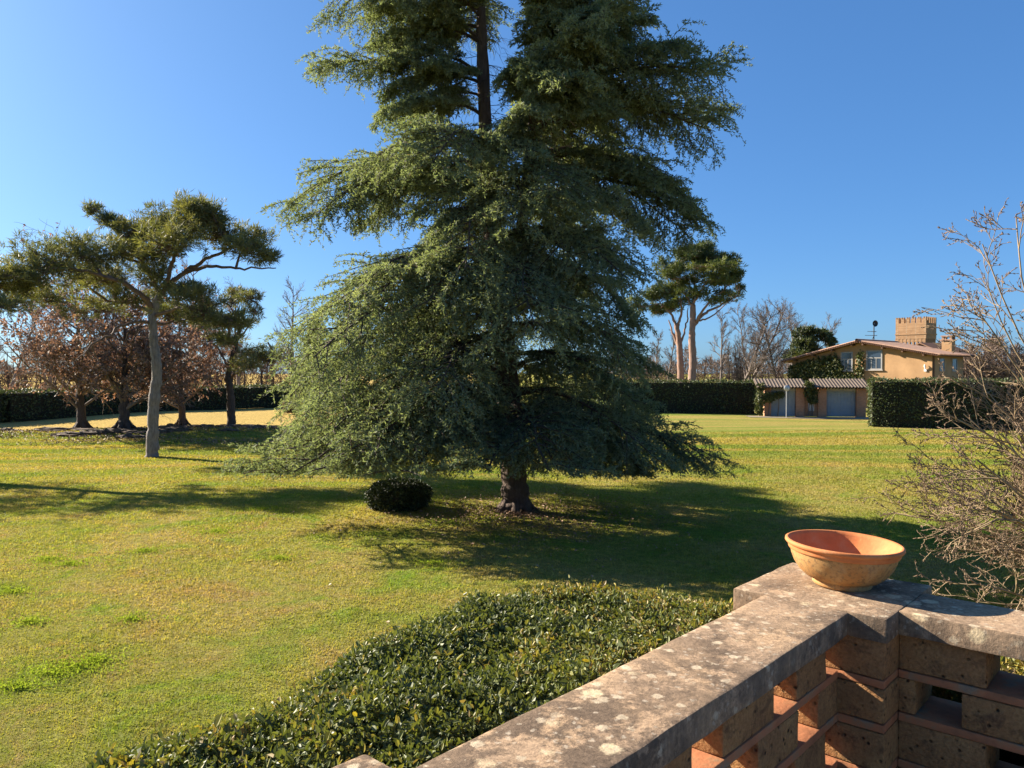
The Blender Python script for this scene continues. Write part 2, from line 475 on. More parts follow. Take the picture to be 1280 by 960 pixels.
# ------------------------------------------------------------------ geometry helpers
class Geo:
    def __init__(self):
        self.v, self.f, self.r, self.mi, self.n = [], [], [], [], 0
        self.sm = []

    def add(self, v, f, rnd=None, mi=0, smooth=False):
        v = np.asarray(v, np.float32).reshape(-1, 3)
        f = np.asarray(f, np.int64)
        self.v.append(v)
        self.f.append(f + self.n)
        if rnd is None:
            rnd = np.full(len(v), 0.5, np.float32)
        self.r.append(np.asarray(rnd, np.float32))
        self.mi.append(np.full(len(f), mi, np.int32))
        self.sm.append(np.full(len(f), smooth, bool))
        self.n += len(v)

    def build(self, name, mats, parent=None):
        if not isinstance(mats, (list, tuple)):
            mats = [mats]
        me = bpy.data.meshes.new(name)
        v = np.concatenate(self.v)
        loc = np.zeros(3)
        if parent is not None:
            o = parent
            while o is not None:
                loc = loc + np.array(o.location)
                o = o.parent
            v = v - loc.astype(np.float32)
        me.vertices.add(len(v))
        me.vertices.foreach_set("co", v.ravel())
        sizes = np.concatenate([np.full(len(f), f.shape[1], np.int32) for f in self.f])
        loops = np.concatenate([f.ravel() for f in self.f]).astype(np.int32)
        me.loops.add(len(loops))
        me.loops.foreach_set("vertex_index", loops)
        me.polygons.add(len(sizes))
        st = np.zeros(len(sizes), np.int32)
        st[1:] = np.cumsum(sizes)[:-1]
        me.polygons.foreach_set("loop_start", st)
        me.polygons.foreach_set("material_index", np.concatenate(self.mi))
        me.polygons.foreach_set("use_smooth", np.concatenate(self.sm))
        a = me.attributes.new("rnd", 'FLOAT', 'POINT')
        a.data.foreach_set("value", np.concatenate(self.r))
        me.update(calc_edges=True)
        for m in mats:
            me.materials.append(m)
        o = bpy.data.objects.new(name, me)
        col.objects.link(o)
        if parent is not None:
            o.parent = parent
        return o


def nrm(a):
    return a / np.maximum(np.linalg.norm(a, axis=-1, keepdims=True), 1e-9)


def rdir(rng, n):
    return nrm(rng.normal(size=(n, 3)))


def add_leaves(g, P, D, Nn, L, W, rnd, fold=0.0, mi=0):
    """pointed leaf blades: one four-cornered face each"""
    S = nrm(np.cross(D, Nn))
    L = np.asarray(L).reshape(-1, 1)
    W = np.asarray(W).reshape(-1, 1)
    up = nrm(np.cross(S, D)) * fold * W
    v = np.stack([P, P + D * L * 0.5 + S * W * 0.5 + up, P + D * L, P + D * L * 0.5 - S * W * 0.5 + up], 1)
    n = len(P)
    f = np.arange(n * 4).reshape(n, 4)
    g.add(v.reshape(-1, 3), f, np.repeat(rnd, 4), mi)


def add_round_leaves(g, P, D, Nn, L, W, rnd, fold=0.2):
    """oval leaf blades folded along the midrib: two faces each"""
    S = nrm(np.cross(D, Nn))
    L = np.asarray(L).reshape(-1, 1)
    W = np.asarray(W).reshape(-1, 1)
    up = nrm(np.cross(S, D)) * fold * W
    v = np.stack([P, P + D * L * 0.28 + S * W * 0.44 + up, P + D * L * 0.70 + S * W * 0.40 + up, P + D * L - up * 0.4, P + D * L * 0.70 - S * W * 0.40 + up, P + D * L * 0.28 - S * W * 0.44 + up], 1)
    n = len(P)
    b = np.arange(n)[:, None] * 6
    f = np.concatenate([b + np.array([0, 1, 2, 3]), b + np.array([0, 3, 4, 5])])
    g.add(v.reshape(-1, 3), f, np.repeat(rnd, 6))


def tubes(g, pts, rad, sides=6, mi=0, smooth=True, rnd=None, cap=False):
    """round tapering tubes along N polylines of equal length"""
    pts = np.asarray(pts, float)
    if pts.ndim == 2:
        pts = pts[None]
        rad = np.asarray(rad, float)[None]
    n, k, _ = pts.shape
    T = np.empty_like(pts)
    T[:, 1:-1] = pts[:, 2:] - pts[:, :-2]
    T[:, 0] = pts[:, 1] - pts[:, 0]
    T[:, -1] = pts[:, -1] - pts[:, -2]
    T = nrm(T)
    ov = nrm(pts[:, -1] - pts[:, 0])
    ref = np.where(np.abs(ov[:, 2:3]) > 0.8, np.array([[1.0, 0.13, 0]]), np.array([[0.05, 0.1, 1.0]]))
    A = nrm(np.cross(T, ref[:, None, :]))
    B = np.cross(T, A)
    th = np.arange(sides) / sides * 2 * math.pi
    ring = (A[:, :, None, :] * np.cos(th)[None, None, :, None] + B[:, :, None, :] * np.sin(th)[None, None, :, None])
    v = pts[:, :, None, :] + ring * np.asarray(rad)[:, :, None, None]
    idx = np.arange(n * k * sides).reshape(n, k, sides)
    a = idx[:, :-1, :]
    b = np.roll(idx, -1, axis=2)[:, :-1, :]
    c = np.roll(idx, -1, axis=2)[:, 1:, :]
    d = idx[:, 1:, :]
    f = np.stack([a, d, c, b], -1).reshape(-1, 4)
    rr = None if rnd is None else np.repeat(rnd, k * sides)
    g.add(v.reshape(-1, 3), f, rr, mi, smooth)
    if cap:
        for i in range(n):
            g.add(v[i, -1], np.arange(sides)[None, :], None, mi, False)


def grow(rng, P, D, L, R0, K=4, jit=0.12, grav=0.0, tip=0.3):
    P = P.copy()
    D = D.copy()
    pts = [P.copy()]
    dirs = []
    for k in range(K):
        D = D + rng.normal(size=D.shape) * jit
        D[:, 2] += grav
        D = nrm(D)
        P = P + D * (L / K)[:, None]
        pts.append(P.copy())
        dirs.append(D.copy())
    pts = np.stack(pts, 1)
    dirs = np.stack(dirs, 1)
    t = np.linspace(0, 1, K + 1)
    rad = R0[:, None] * (1 - (1 - tip) * t)[None, :]
    return pts, dirs, rad


def lerp_path(pts, t):
    """points and directions on N polylines at parameters t (N,m)"""
    n, k1, _ = pts.shape
    x = np.clip(t, 0, 0.9999) * (k1 - 1)
    i = x.astype(int)
    fr = (x - i)[..., None]
    ii = np.arange(n)[:, None]
    a = pts[ii, i]
    b = pts[ii, i + 1]
    return a * (1 - fr) + b * fr, nrm(b - a)


def spawn(rng, pts, L, R0, m, t0, t1, ang, ratio, flat=False, roll=None, shape=0.6, angj=0.15, rr=0.5, up=0.0):
    n = len(pts)
    t = t0 + (t1 - t0) * (np.arange(m)[None, :] + rng.random((n, m))) / m
    P, T = lerp_path(pts, t)
    if flat:
        side = nrm(np.cross(T, np.array([0, 0, 1.0])))
        sg = np.where((np.arange(m)[None, :] + rng.integers(0, 2, (n, 1))) % 2 == 0, 1.0, -1.0)[..., None]
        if roll is not None:
            upv = np.cross(side, T)
            side = side * np.cos(roll)[:, None, None] + upv * np.sin(roll)[:, None, None]
        Q = nrm(side * sg + rng.normal(size=T.shape) * 0.14)
    else:
        q = rng.normal(size=T.shape)
        Q = nrm(q - (q * T).sum(-1, keepdims=True) * T)
    a = (ang + rng.normal(size=(n, m)) * angj)[..., None]
    D = T * np.cos(a) + Q * np.sin(a)
    D[..., 2] += up
    D = nrm(D)
    l = L[:, None] * ratio * (1 - shape * t) * (0.7 + 0.6 * rng.random((n, m)))
    r = R0[:, None] * rr * (1 - 0.5 * t)
    par = np.repeat(np.arange(n), m)
    return P.reshape(-1, 3), D.reshape(-1, 3), l.ravel(), r.ravel(), par


def empty(name, loc, label, cat, group=None):
    o = bpy.data.objects.new(name, None)
    col.objects.link(o)
    o.location = tuple(float(c) for c in loc)
    o["label"] = label
    o["category"] = cat
    if group:
        o["group"] = group
    return o


def tag(o, label, cat, group=None, kind=None):
    if label:
        o["label"] = label
    if cat:
        o["category"] = cat
    if group:
        o["group"] = group
    if kind:
        o["kind"] = kind
    return o


def box_geo(g, o, ax, ay, az, mi=0):
    """solid box: corner o and three edge vectors"""
    o, ax, ay, az = (np.asarray(q, float) for q in (o, ax, ay, az))
    v = np.array([o, o + ax, o + ax + ay, o + ay, o + az, o + ax + az, o + ax + ay + az, o + ay + az])
    f = [[0, 3, 2, 1], [4, 5, 6, 7], [0, 1, 5, 4], [1, 2, 6, 5], [2, 3, 7, 6], [3, 0, 4, 7]]
    if np.dot(np.cross(ax, ay), az) < 0:
        f = [q[::-1] for q in f]
    g.add(v, f, None, mi)


def box_obj(name, mat, parent, o, ax, ay, az):
    g = Geo()
    box_geo(g, o, ax, ay, az)
    return g.build(name, mat, parent)


def stone_block(name, mat, parent, c, u, n, du, dn, z0, z1, bev=0.008, wear=0.004, cuts=0.05, seed=0):
    """hewn stone: bevelled box with worn, slightly uneven faces; c = centre in plan"""
    bm = bmesh.new()
    bmesh.ops.create_cube(bm, size=1.0)
    for v in bm.verts:
        v.co.x *= du
        v.co.y *= dn
        v.co.z *= (z1 - z0)
    bmesh.ops.bevel(bm, geom=list(bm.edges), offset=bev, segments=2, affect='EDGES', profile=0.6)
    longest = [e for e in bm.edges if e.calc_length() > cuts * 1.6]
    for _ in range(4):
        longest = [e for e in bm.edges if e.calc_length() > cuts * 1.6]
        if not longest:
            break
        bmesh.ops.subdivide_edges(bm, edges=longest, cuts=1, use_grid_fill=True)
    zc = (z0 + z1) / 2
    for v in bm.verts:
        x, y, z = v.co
        w = np.array([c[0] + u[0] * x + n[0] * y, c[1] + u[1] * x + n[1] * y, zc + z])
        q = Vector(w * 9 + seed * 3.1)
        q2 = Vector(w * 31 + seed * 1.7)
        d = np.array(mnoise.noise_vector(q)) * wear * 0.45 + np.array(mnoise.noise_vector(q2)) * wear * 0.45
        if abs(z) > (z1 - z0) / 2 - 1e-5:
            d[2] *= 0.5
        v.co = Vector(w + d)
    bmesh.ops.triangulate(bm, faces=[f for f in bm.faces if len(f.verts) > 4])
    if (u[0] * n[1] - u[1] * n[0]) < 0:
        bmesh.ops.reverse_faces(bm, faces=list(bm.faces))
    loc = Vector((0, 0, 0))
    o = parent
    while o is not None:
        loc += o.location
        o = o.parent
    for v in bm.verts:
        v.co -= loc
    me = bpy.data.meshes.new(name)
    bm.to_mesh(me)
    bm.free()
    for p in me.polygons:
        p.use_smooth = True
    try:
        me.set_sharp_from_angle(angle=R(35))
    except Exception:
        pass
    me.materials.append(mat)
    ob = bpy.data.objects.new(name, me)
    col.objects.link(ob)
    ob.parent = parent
    return ob


def lathe(name, mat, parent, prof, centre, seg=72, wob=0.0, seed=0):
    g = Geo()
    k = len(prof)
    th = np.arange(seg) / seg * 2 * math.pi
    rng = np.random.default_rng(seed)
    w = 1 + wob * (np.sin(2 * th + 1) + 0.6 * np.sin(3 * th + 2.2))
    v = np.zeros((k, seg, 3))
    for i, (r, z) in enumerate(prof):
        v[i, :, 0] = centre[0] + r * np.cos(th) * w
        v[i, :, 1] = centre[1] + r * np.sin(th) * w
        v[i, :, 2] = centre[2] + z + 0.3 * wob * r * np.sin(th * 2 + 0.5)
    idx = np.arange(k * seg).reshape(k, seg)
    a, b = idx[:-1], np.roll(idx, -1, 1)[:-1]
    c, d = np.roll(idx, -1, 1)[1:], idx[1:]
    g.add(v.reshape(-1, 3), np.stack([a, b, c, d], -1).reshape(-1, 4), None, 0, True)
    return g.build(name, mat, parent)


# ------------------------------------------------------------------ ground
def build_lawn():
    xs = np.concatenate([[-900, -400, -200, -120], np.linspace(-70, 70, 113), [120, 200, 400, 900]])
    ys = np.concatenate([[-300, -60, -10], np.linspace(0, 110, 100), [140, 200, 400, 1500]])
    X, Y = np.meshgrid(xs, ys)
    Z = gz(X, Y)
    v = np.stack([X, Y, Z], -1).reshape(-1, 3)
    nx, ny = len(xs), len(ys)
    i = np.arange(nx * ny).reshape(ny, nx)
    f = np.stack([i[:-1, :-1], i[:-1, 1:], i[1:, 1:], i[1:, :-1]], -1).reshape(-1, 4)
    g = Geo()
    g.add(v, f, None, 0, True)
    o = g.build("lawn", M['lawn'])
    o["kind"] = "structure"


build_lawn()

# ------------------------------------------------------------------ balustrade layout
H = 0.85                                     # camera above the coping
ZT = CAM_Z - H                               # top of the coping
U = np.array([0.676, 0.737])
U = U / np.linalg.norm(U)                    # along the left balustrade, away from the camera
V = np.array([U[1], -U[0]])                  # to the right, towards the viewer
PC = np.array([1.2716, 3.0311])              # centre of the corner pier
PC2 = PC - U * 2.34
PS = 0.57                                    # side of a pier cap
ZF = 1.75                                    # terrace floor
WT = 0.235                                   # wall thickness
CW = 0.315                                   # coping width


def q3(p, z):
    return np.array([p[0], p[1], z])


ROWS = [(ZT - 0.220, ZT - 0.086), (ZT - 0.375, ZT - 0.252), (ZT - 0.545, ZT - 0.408), (ZT - 0.70, ZT - 0.578), (ZF + 0.0, ZT - 0.733)]
COURSES = [(ZT - 0.250, ZT - 0.222), (ZT - 0.406, ZT - 0.377), (ZT - 0.576, ZT - 0.547), (ZT - 0.731, ZT - 0.702)]


def build_pier(c, label):
    e = empty("stone_pier", (c[0], c[1], ZF), label, "stone pier", "stone piers of the balustrade")
    stone_block("cap", M['coping'], e, c, U, V, PS, PS, ZT - 0.088, ZT, 0.010, 0.005, 0.05, 3)
    for i, (z0, z1) in enumerate(ROWS):
        stone_block("tuff_block", M['tuff'], e, c, U, V, PS - 0.02, PS - 0.02, z0, z1, 0.010, 0.006, 0.06, 5 + i)
    for z0, z1 in COURSES:
        stone_block("brick_course", M['brickcourse'], e, c, U, V, PS - 0.024, PS - 0.024, z0, z1, 0.004, 0.005, 0.05, 7)
    return e


build_pier(PC, "square stone corner pier carrying the terracotta bowl")
build_pier(PC2, "square stone pier of which only a cap corner shows at the bottom edge")

def build_span(start, d, w, length, rows, label, seed):
    """perforated wall from `start` along d: blocks, thin brick courses, coping"""
    mid = start + d * length / 2
    e = empty("balustrade", (mid[0], mid[1], ZF), label, "balustrade", "perforated stone balustrades round the terrace")
    stone_block("coping", M['coping'], e, mid, d, w, length + 0.003, CW, ZT - 0.085, ZT - 0.0015, 0.009, 0.006, 0.035, seed)
    for (z0, z1) in COURSES:
        stone_block("brick_course", M['brickcourse'], e, mid, d, w, length + 0.019, WT + 0.004, z0, z1, 0.004, 0.004, 0.05, seed + 1)
    k = 0
    for i, (z0, z1) in enumerate(ROWS):
        for (a, b) in rows[i]:
            a, b = (a if a > 0 else -0.0095), min(b, length + 0.0095)
            if b - a < 0.03:
                continue
            c = start + d * (a + b) / 2
            stone_block("tuff_block", M['tuff'], e, c, d, w, b - a, WT, z0, z1, 0.008, 0.006, 0.05, seed + 2 + k)
            k += 1
    return e


half = PS / 2
LA = [(0.10, 0.36), (0.53, 0.86), (1.03, 1.33), (1.50, 1.77)]
LB = [(0.0, 0.17), (0.34, 0.64), (0.81, 1.10), (1.27, 1.57), (1.7, 1.77)]
full = [(0.0, 3.0)]
build_span(PC - U * half, -U, V, 2.34 - PS, [LA, LB, LA, LB, full], "long balustrade with lichen spotted coping and lattice of tuff blocks leading up to the bowl", 11)
RA = [(0.0, 0.265), (0.445, 0.745), (0.92, 1.22), (1.40, 1.70)]
RB = [(0.0, 0.045), (0.19, 0.515), (0.69, 0.99), (1.16, 1.46), (1.63, 1.8)]
build_span(PC + V * half, V, U, 1.77, [RA, RB, RA, RB, full], "balustrade turning off right of the corner pier, bowl shadow on its coping", 60)

# terrace floor and the wall that carries it
g = Geo()
P0 = PC + U * 0.26 - V * 0.26
fl = [q3(P0, ZF - 0.004), q3(P0 + V * 4.5, ZF - 0.004), q3(P0 + V * 4.5 - U * 9, ZF - 0.004), q3(P0 - U * 9, ZF - 0.004)]
g.add(np.array(fl), [[0, 3, 2, 1]])
o = g.build("terrace_floor", M['pave'])
o["kind"] = "structure"
g = Geo()
th = 0.3
box_geo(g, q3(P0, -0.3), q3(-U * 9, 0), q3(V * th, 0), (0, 0, ZF + 0.29 - 0.01))
box_geo(g, q3(P0 + V * (th + 0.002), -0.3), q3(V * 4.2, 0), q3(-U * th, 0), (0, 0, ZF + 0.29 - 0.01))
tag(g.build("retaining_wall", M['tuff']), "rough stone retaining wall under the terrace balustrade", "wall")

# ------------------------------------------------------------------ terracotta bowl
bc = at(1052, 733, 3.06)
B0 = np.array([bc[0], bc[1], ZT + 0.001])
bowl = empty("terracotta_bowl", B0, "wide orange terracotta bowl, empty, on the corner pier", "bowl")
HB = 0.172
lathe("body", M['bowl'], bowl, [(0.0, 0.0), (0.106, 0.0), (0.111, 0.006), (0.111, 0.016), (0.110, 0.022), (0.137, 0.032), (0.164, 0.054), (0.184, 0.084), (0.196, 0.114), (0.201, 0.137)], B0, 96, 0.004)
lathe("rim", M['rim'], bowl, [(0.1995, 0.133), (0.206, 0.135), (0.2085, 0.140), (0.2085, 0.150), (0.210, 0.153), (0.217, 0.156), (0.2215, 0.162), (0.2205, 0.170), (0.214, 0.174), (0.206, 0.172), (0.201, 0.160)], B0, 96, 0.004)
lathe("inside", M['rim'], bowl, [(0.2015, 0.162), (0.194, 0.140), (0.180, 0.108), (0.158, 0.074), (0.130, 0.046), (0.100, 0.030), (0.06, 0.024), (0.0, 0.023)], B0, 96, 0.004)
bowl.rotation_euler = (R(0.8), R(2.2), 0)

# ------------------------------------------------------------------ hedge in front of the balustrade
def hedge_front():
    rng = np.random.default_rng(4)
    zt = CAM_Z - 1.27
    outer = np.array([ground(px, py, zt)[:2] for px, py in ((15, 962), (215, 890), (370, 822), (540, 748), (650, 728), (740, 722), (850, 730), (915, 745))])
    outer = np.vstack([outer[0] - (outer[1] - outer[0]) * 3.2, outer, [1.75, 3.98], [2.5, 3.45], [3.3, 2.75]])
    # smooth, densely sampled outline
    for _ in range(3):
        q = np.empty((len(outer) * 2 - 2, 2))
        q[0::2] = outer[:-1] * 0.75 + outer[1:] * 0.25
        q[1::2] = outer[:-1] * 0.25 + outer[1:] * 0.75
        outer = np.vstack([outer[0], q, outer[-1]])
    seg = np.linalg.norm(np.diff(outer, axis=0), axis=1)
    cum = np.concatenate([[0], np.cumsum(seg)])

    def dist_out(p):
        d = np.full(len(p), 1e9)
        for i in range(len(outer) - 1):
            a, b = outer[i], outer[i + 1]
            ab = b - a
            t = np.clip(((p - a) @ ab) / (ab @ ab + 1e-9), 0, 1)
            d = np.minimum(d, np.linalg.norm(p - (a + t[:, None] * ab), axis=1))
        return d

    poly = np.vstack([outer, [q for q in (PC + V * 2.4 + U * 0.30, PC + U * 0.31 + V * 0.31, PC + U * 0.31 - V * 0.31, PC - U * 0.29 - V * 0.31, PC - U * 0.31 - V * 0.18, PC - U * 4.5 - V * 0.18)]])

    def inside(p):
        ins = np.zeros(len(p), bool)
        j = len(poly) - 1
        for i in range(len(poly)):
            a, b = poly[i], poly[j]
            cnd = ((a[1] > p[:, 1]) != (b[1] > p[:, 1])) & (p[:, 0] < (b[0] - a[0]) * (p[:, 1] - a[1]) / (b[1] - a[1] + 1e-12) + a[0])
            ins ^= cnd
            j = i
        return ins

    def height(p):
        d = dist_out(p)
        sh = 0.42
        t = np.clip(1 - d / sh, 0, 1)
        h = zt + 0.05 - 0.42 * t ** 2.2
        dw = np.maximum(-(p - PC) @ V - 0.16, 0) + 10 * ((p - PC) @ U > -0.2)
        tw = np.clip(1 - dw / 0.34, 0, 1)
        h = h - 0.34 * tw ** 1.8
        h = h + 0.045 * np.sin(p[:, 0] * 5.3 + 1.2 * np.sin(p[:, 1] * 3.1)) * np.sin(p[:, 1] * 4.3 + p[:, 0] * 1.7) + 0.02 * np.sin(p[:, 0] * 17 + 3 * np.sin(p[:, 1] * 11)) * np.sin(p[:, 1] * 15)
        # a clipped step near the corner pier
        s = (p - PC) @ U
        h = h - 0.10 * np.clip((s + 0.30) / 0.12, -1, 0) * 0 - 0.13 * np.exp(-((s + 0.42) / 0.22) ** 2) * np.clip(1 - ((-(p - PC) @ V) - 0.2) / 0.9, 0, 1)
        return h

    hd = empty("clipped_hedge", (0.2, 3.6, 0), "glossy clipped hedge with rounded top hugging the balustrade", "hedge")
    # leaves
    lo, hi = poly.min(0), poly.max(0)
    n = 800000
    p = lo + rng.random((n, 2)) * (hi - lo)
    p = p[inside(p)]
    # keep the part the visitor can see from the terrace
    p = p[(p @ U > -2.2)]
    h = height(p)
    e = 0.03
    hx = (height(p + [e, 0]) - height(p - [e, 0])) / (2 * e)
    hy = (height(p + [0, e]) - height(p - [0, e])) / (2 * e)
    nn = nrm(np.stack([-hx, -hy, np.ones(len(p))], 1))
    P = np.stack([p[:, 0], p[:, 1], h], 1) - nn * (rng.random((len(p), 1)) ** 1.6 * 0.13) + rng.normal(size=(len(p), 3)) * 0.012
    # outer flank
    m = 140000
    s = rng.random(m) * cum[-1]
    i = np.clip(np.searchsorted(cum, s) - 1, 0, len(seg) - 1)
    f = (s - cum[i]) / np.maximum(seg[i], 1e-6)
    b = outer[i] * (1 - f[:, None]) + outer[i + 1] * f[:, None]
    tn = nrm(outer[i + 1] - outer[i])
    on = np.stack([-tn[:, 1], tn[:, 0], np.zeros(m)], 1)
    zz = rng.random(m) * (zt - 0.28)
    Q = np.stack([b[:, 0], b[:, 1], zz], 1) - on * (rng.random((m, 1)) * 0.10)
    sel = (b @ U > -2.2)
    Q, on = Q[sel], on[sel]
    # inner flank beside the balustrade, seen through its openings
    a0 = PC - V * 0.2
    k = 26000
    t = rng.random(k) * 3.4
    zq = 0.9 + rng.random(k) * (zt - 0.9)
    I1 = np.stack([PC[0] - U[0] * (t - 0.3) - V[0] * 0.22, PC[1] - U[1] * (t - 0.3) - V[1] * 0.22, zq], 1)
    I2 = np.stack([PC[0] + V[0] * (t + 0.3) + U[0] * 0.34, PC[1] + V[1] * (t + 0.3) + U[1] * 0.34, zq], 1)
    I = np.vstack([I1[: k // 2], I2[k // 2:]])
    inn = np.vstack([np.tile([V[0], V[1], 0.2], (k // 2, 1)), np.tile([-U[0], -U[1], 0.2], (k - k // 2, 1))])
    I = I - nrm(inn) * rng.random((k, 1)) * 0.08
    P = np.vstack([P, Q, I])
    nn = np.vstack([nn, on, nrm(inn)])
    n = len(P)
    D = nrm(nn * 0.45 + rng.normal(size=(n, 3)) * 0.62)
    Nn = nrm(nn * 0.9 + rng.normal(size=(n, 3)) * 0.55)
    # colour by shoot: neighbours share a tone, a few young yellow shoots
    cell = np.floor(P[:, :2] * 9).astype(int)
    hsh = np.abs(np.sin(cell[:, 0] * 12.9898 + cell[:, 1] * 78.233) * 43758.5453) % 1
    rnd = np.clip(0.12 + 0.58 * rng.random(n) + 0.28 * hsh, 0, 0.93)
    big = np.sin(P[:, 0] * 2.3 + 1.4 * np.sin(P[:, 1] * 1.9)) * np.sin(P[:, 1] * 2.7 + P[:, 0] * 0.8)
    rnd = np.clip(rnd + 0.13 * big + 0.22 * np.clip((P[:, 0] - 0.3) / 0.8, 0, 1), 0, 0.93)
    yl = (hsh > 0.955) & (rng.random(n) < 0.6)
    rnd[yl] = 0.88 + 0.12 * rng.random(yl.sum())
    w2 = np.stack([P[:, 0] - 0.55, P[:, 1] - 4.35], 1)
    ye = ((w2[:, 0] / 0.5) ** 2 + (w2[:, 1] / 0.16) ** 2 < 1) & (rng.random(n) < 0.55)
    rnd[ye] = 0.88 + 0.12 * rng.random(ye.sum())
    L = 0.014 + 0.020 * rng.random(n) ** 1.5
    L = L * np.where(rng.random(n) < 0.06, 1.5, 1.0)
    g = Geo()
    add_round_leaves(g, P, D, Nn, L, L * (0.46 + 0.22 * rng.random(n)), rnd, fold=0.18)
    # long young shoots standing proud
    k = 420
    p = lo + rng.random((6000, 2)) * (hi - lo)
    p = p[inside(p) & (p @ U > -1.5)][:k]
    hb = height(p)
    k = len(p)
    for j in range(7):
        zz = hb - 0.02 + j * 0.011
        PP = np.stack([p[:, 0], p[:, 1], zz], 1) + rng.normal(size=(k, 3)) * 0.01
        DD = nrm(rng.normal(size=(k, 3)) * 0.6 + np.array([0, 0, 0.7]))
        LL = 0.018 + 0.018 * rng.random(k)
        add_round_leaves(g, PP, DD, rdir(rng, k), LL, LL * 0.45, np.clip(0.55 + 0.45 * rng.random(k), 0, 1), fold=0.15)
    g.build("foliage", M['leaf_hedge'], hd)
    # shaded inner body
    xs = np.linspace(lo[0], hi[0], 120)
    ys = np.linspace(lo[1], hi[1], 120)
    X, Y = np.meshgrid(xs, ys)
    pp = np.stack([X.ravel(), Y.ravel()], 1)
    ins = inside(pp) & (dist_out(pp) > 0.10)
    hh = height(pp) - 0.13
    idx = np.arange(len(pp)).reshape(X.shape)
    q = np.stack([idx[:-1, :-1], idx[:-1, 1:], idx[1:, 1:], idx[1:, :-1]], -1).reshape(-1, 4)
    q = q[ins[q].all(1)]
    top = np.stack([pp[:, 0], pp[:, 1], hh], 1)
    bot = np.stack([pp[:, 0], pp[:, 1], np.full(len(pp), 0.0)], 1)
    g = Geo()
    g.add(top, q, None)
    ed = {}
    for a in q:
        for i_ in range(4):
            k_ = (int(a[i_]), int(a[(i_ + 1) % 4]))
            r_ = (k_[1], k_[0])
            if r_ in ed:
                del ed[r_]
            else:
                ed[k_] = 1
    side = np.array([[b_, a_, a_ + len(pp), b_ + len(pp)] for (a_, b_) in ed])
    g.add(np.vstack([top, bot]), side, None)
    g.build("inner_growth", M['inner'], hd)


hedge_front()


# ------------------------------------------------------------------ the great cedar
def prof(zs, tab):
    return np.interp(zs, [a for a, b in tab], [b for a, b in tab])


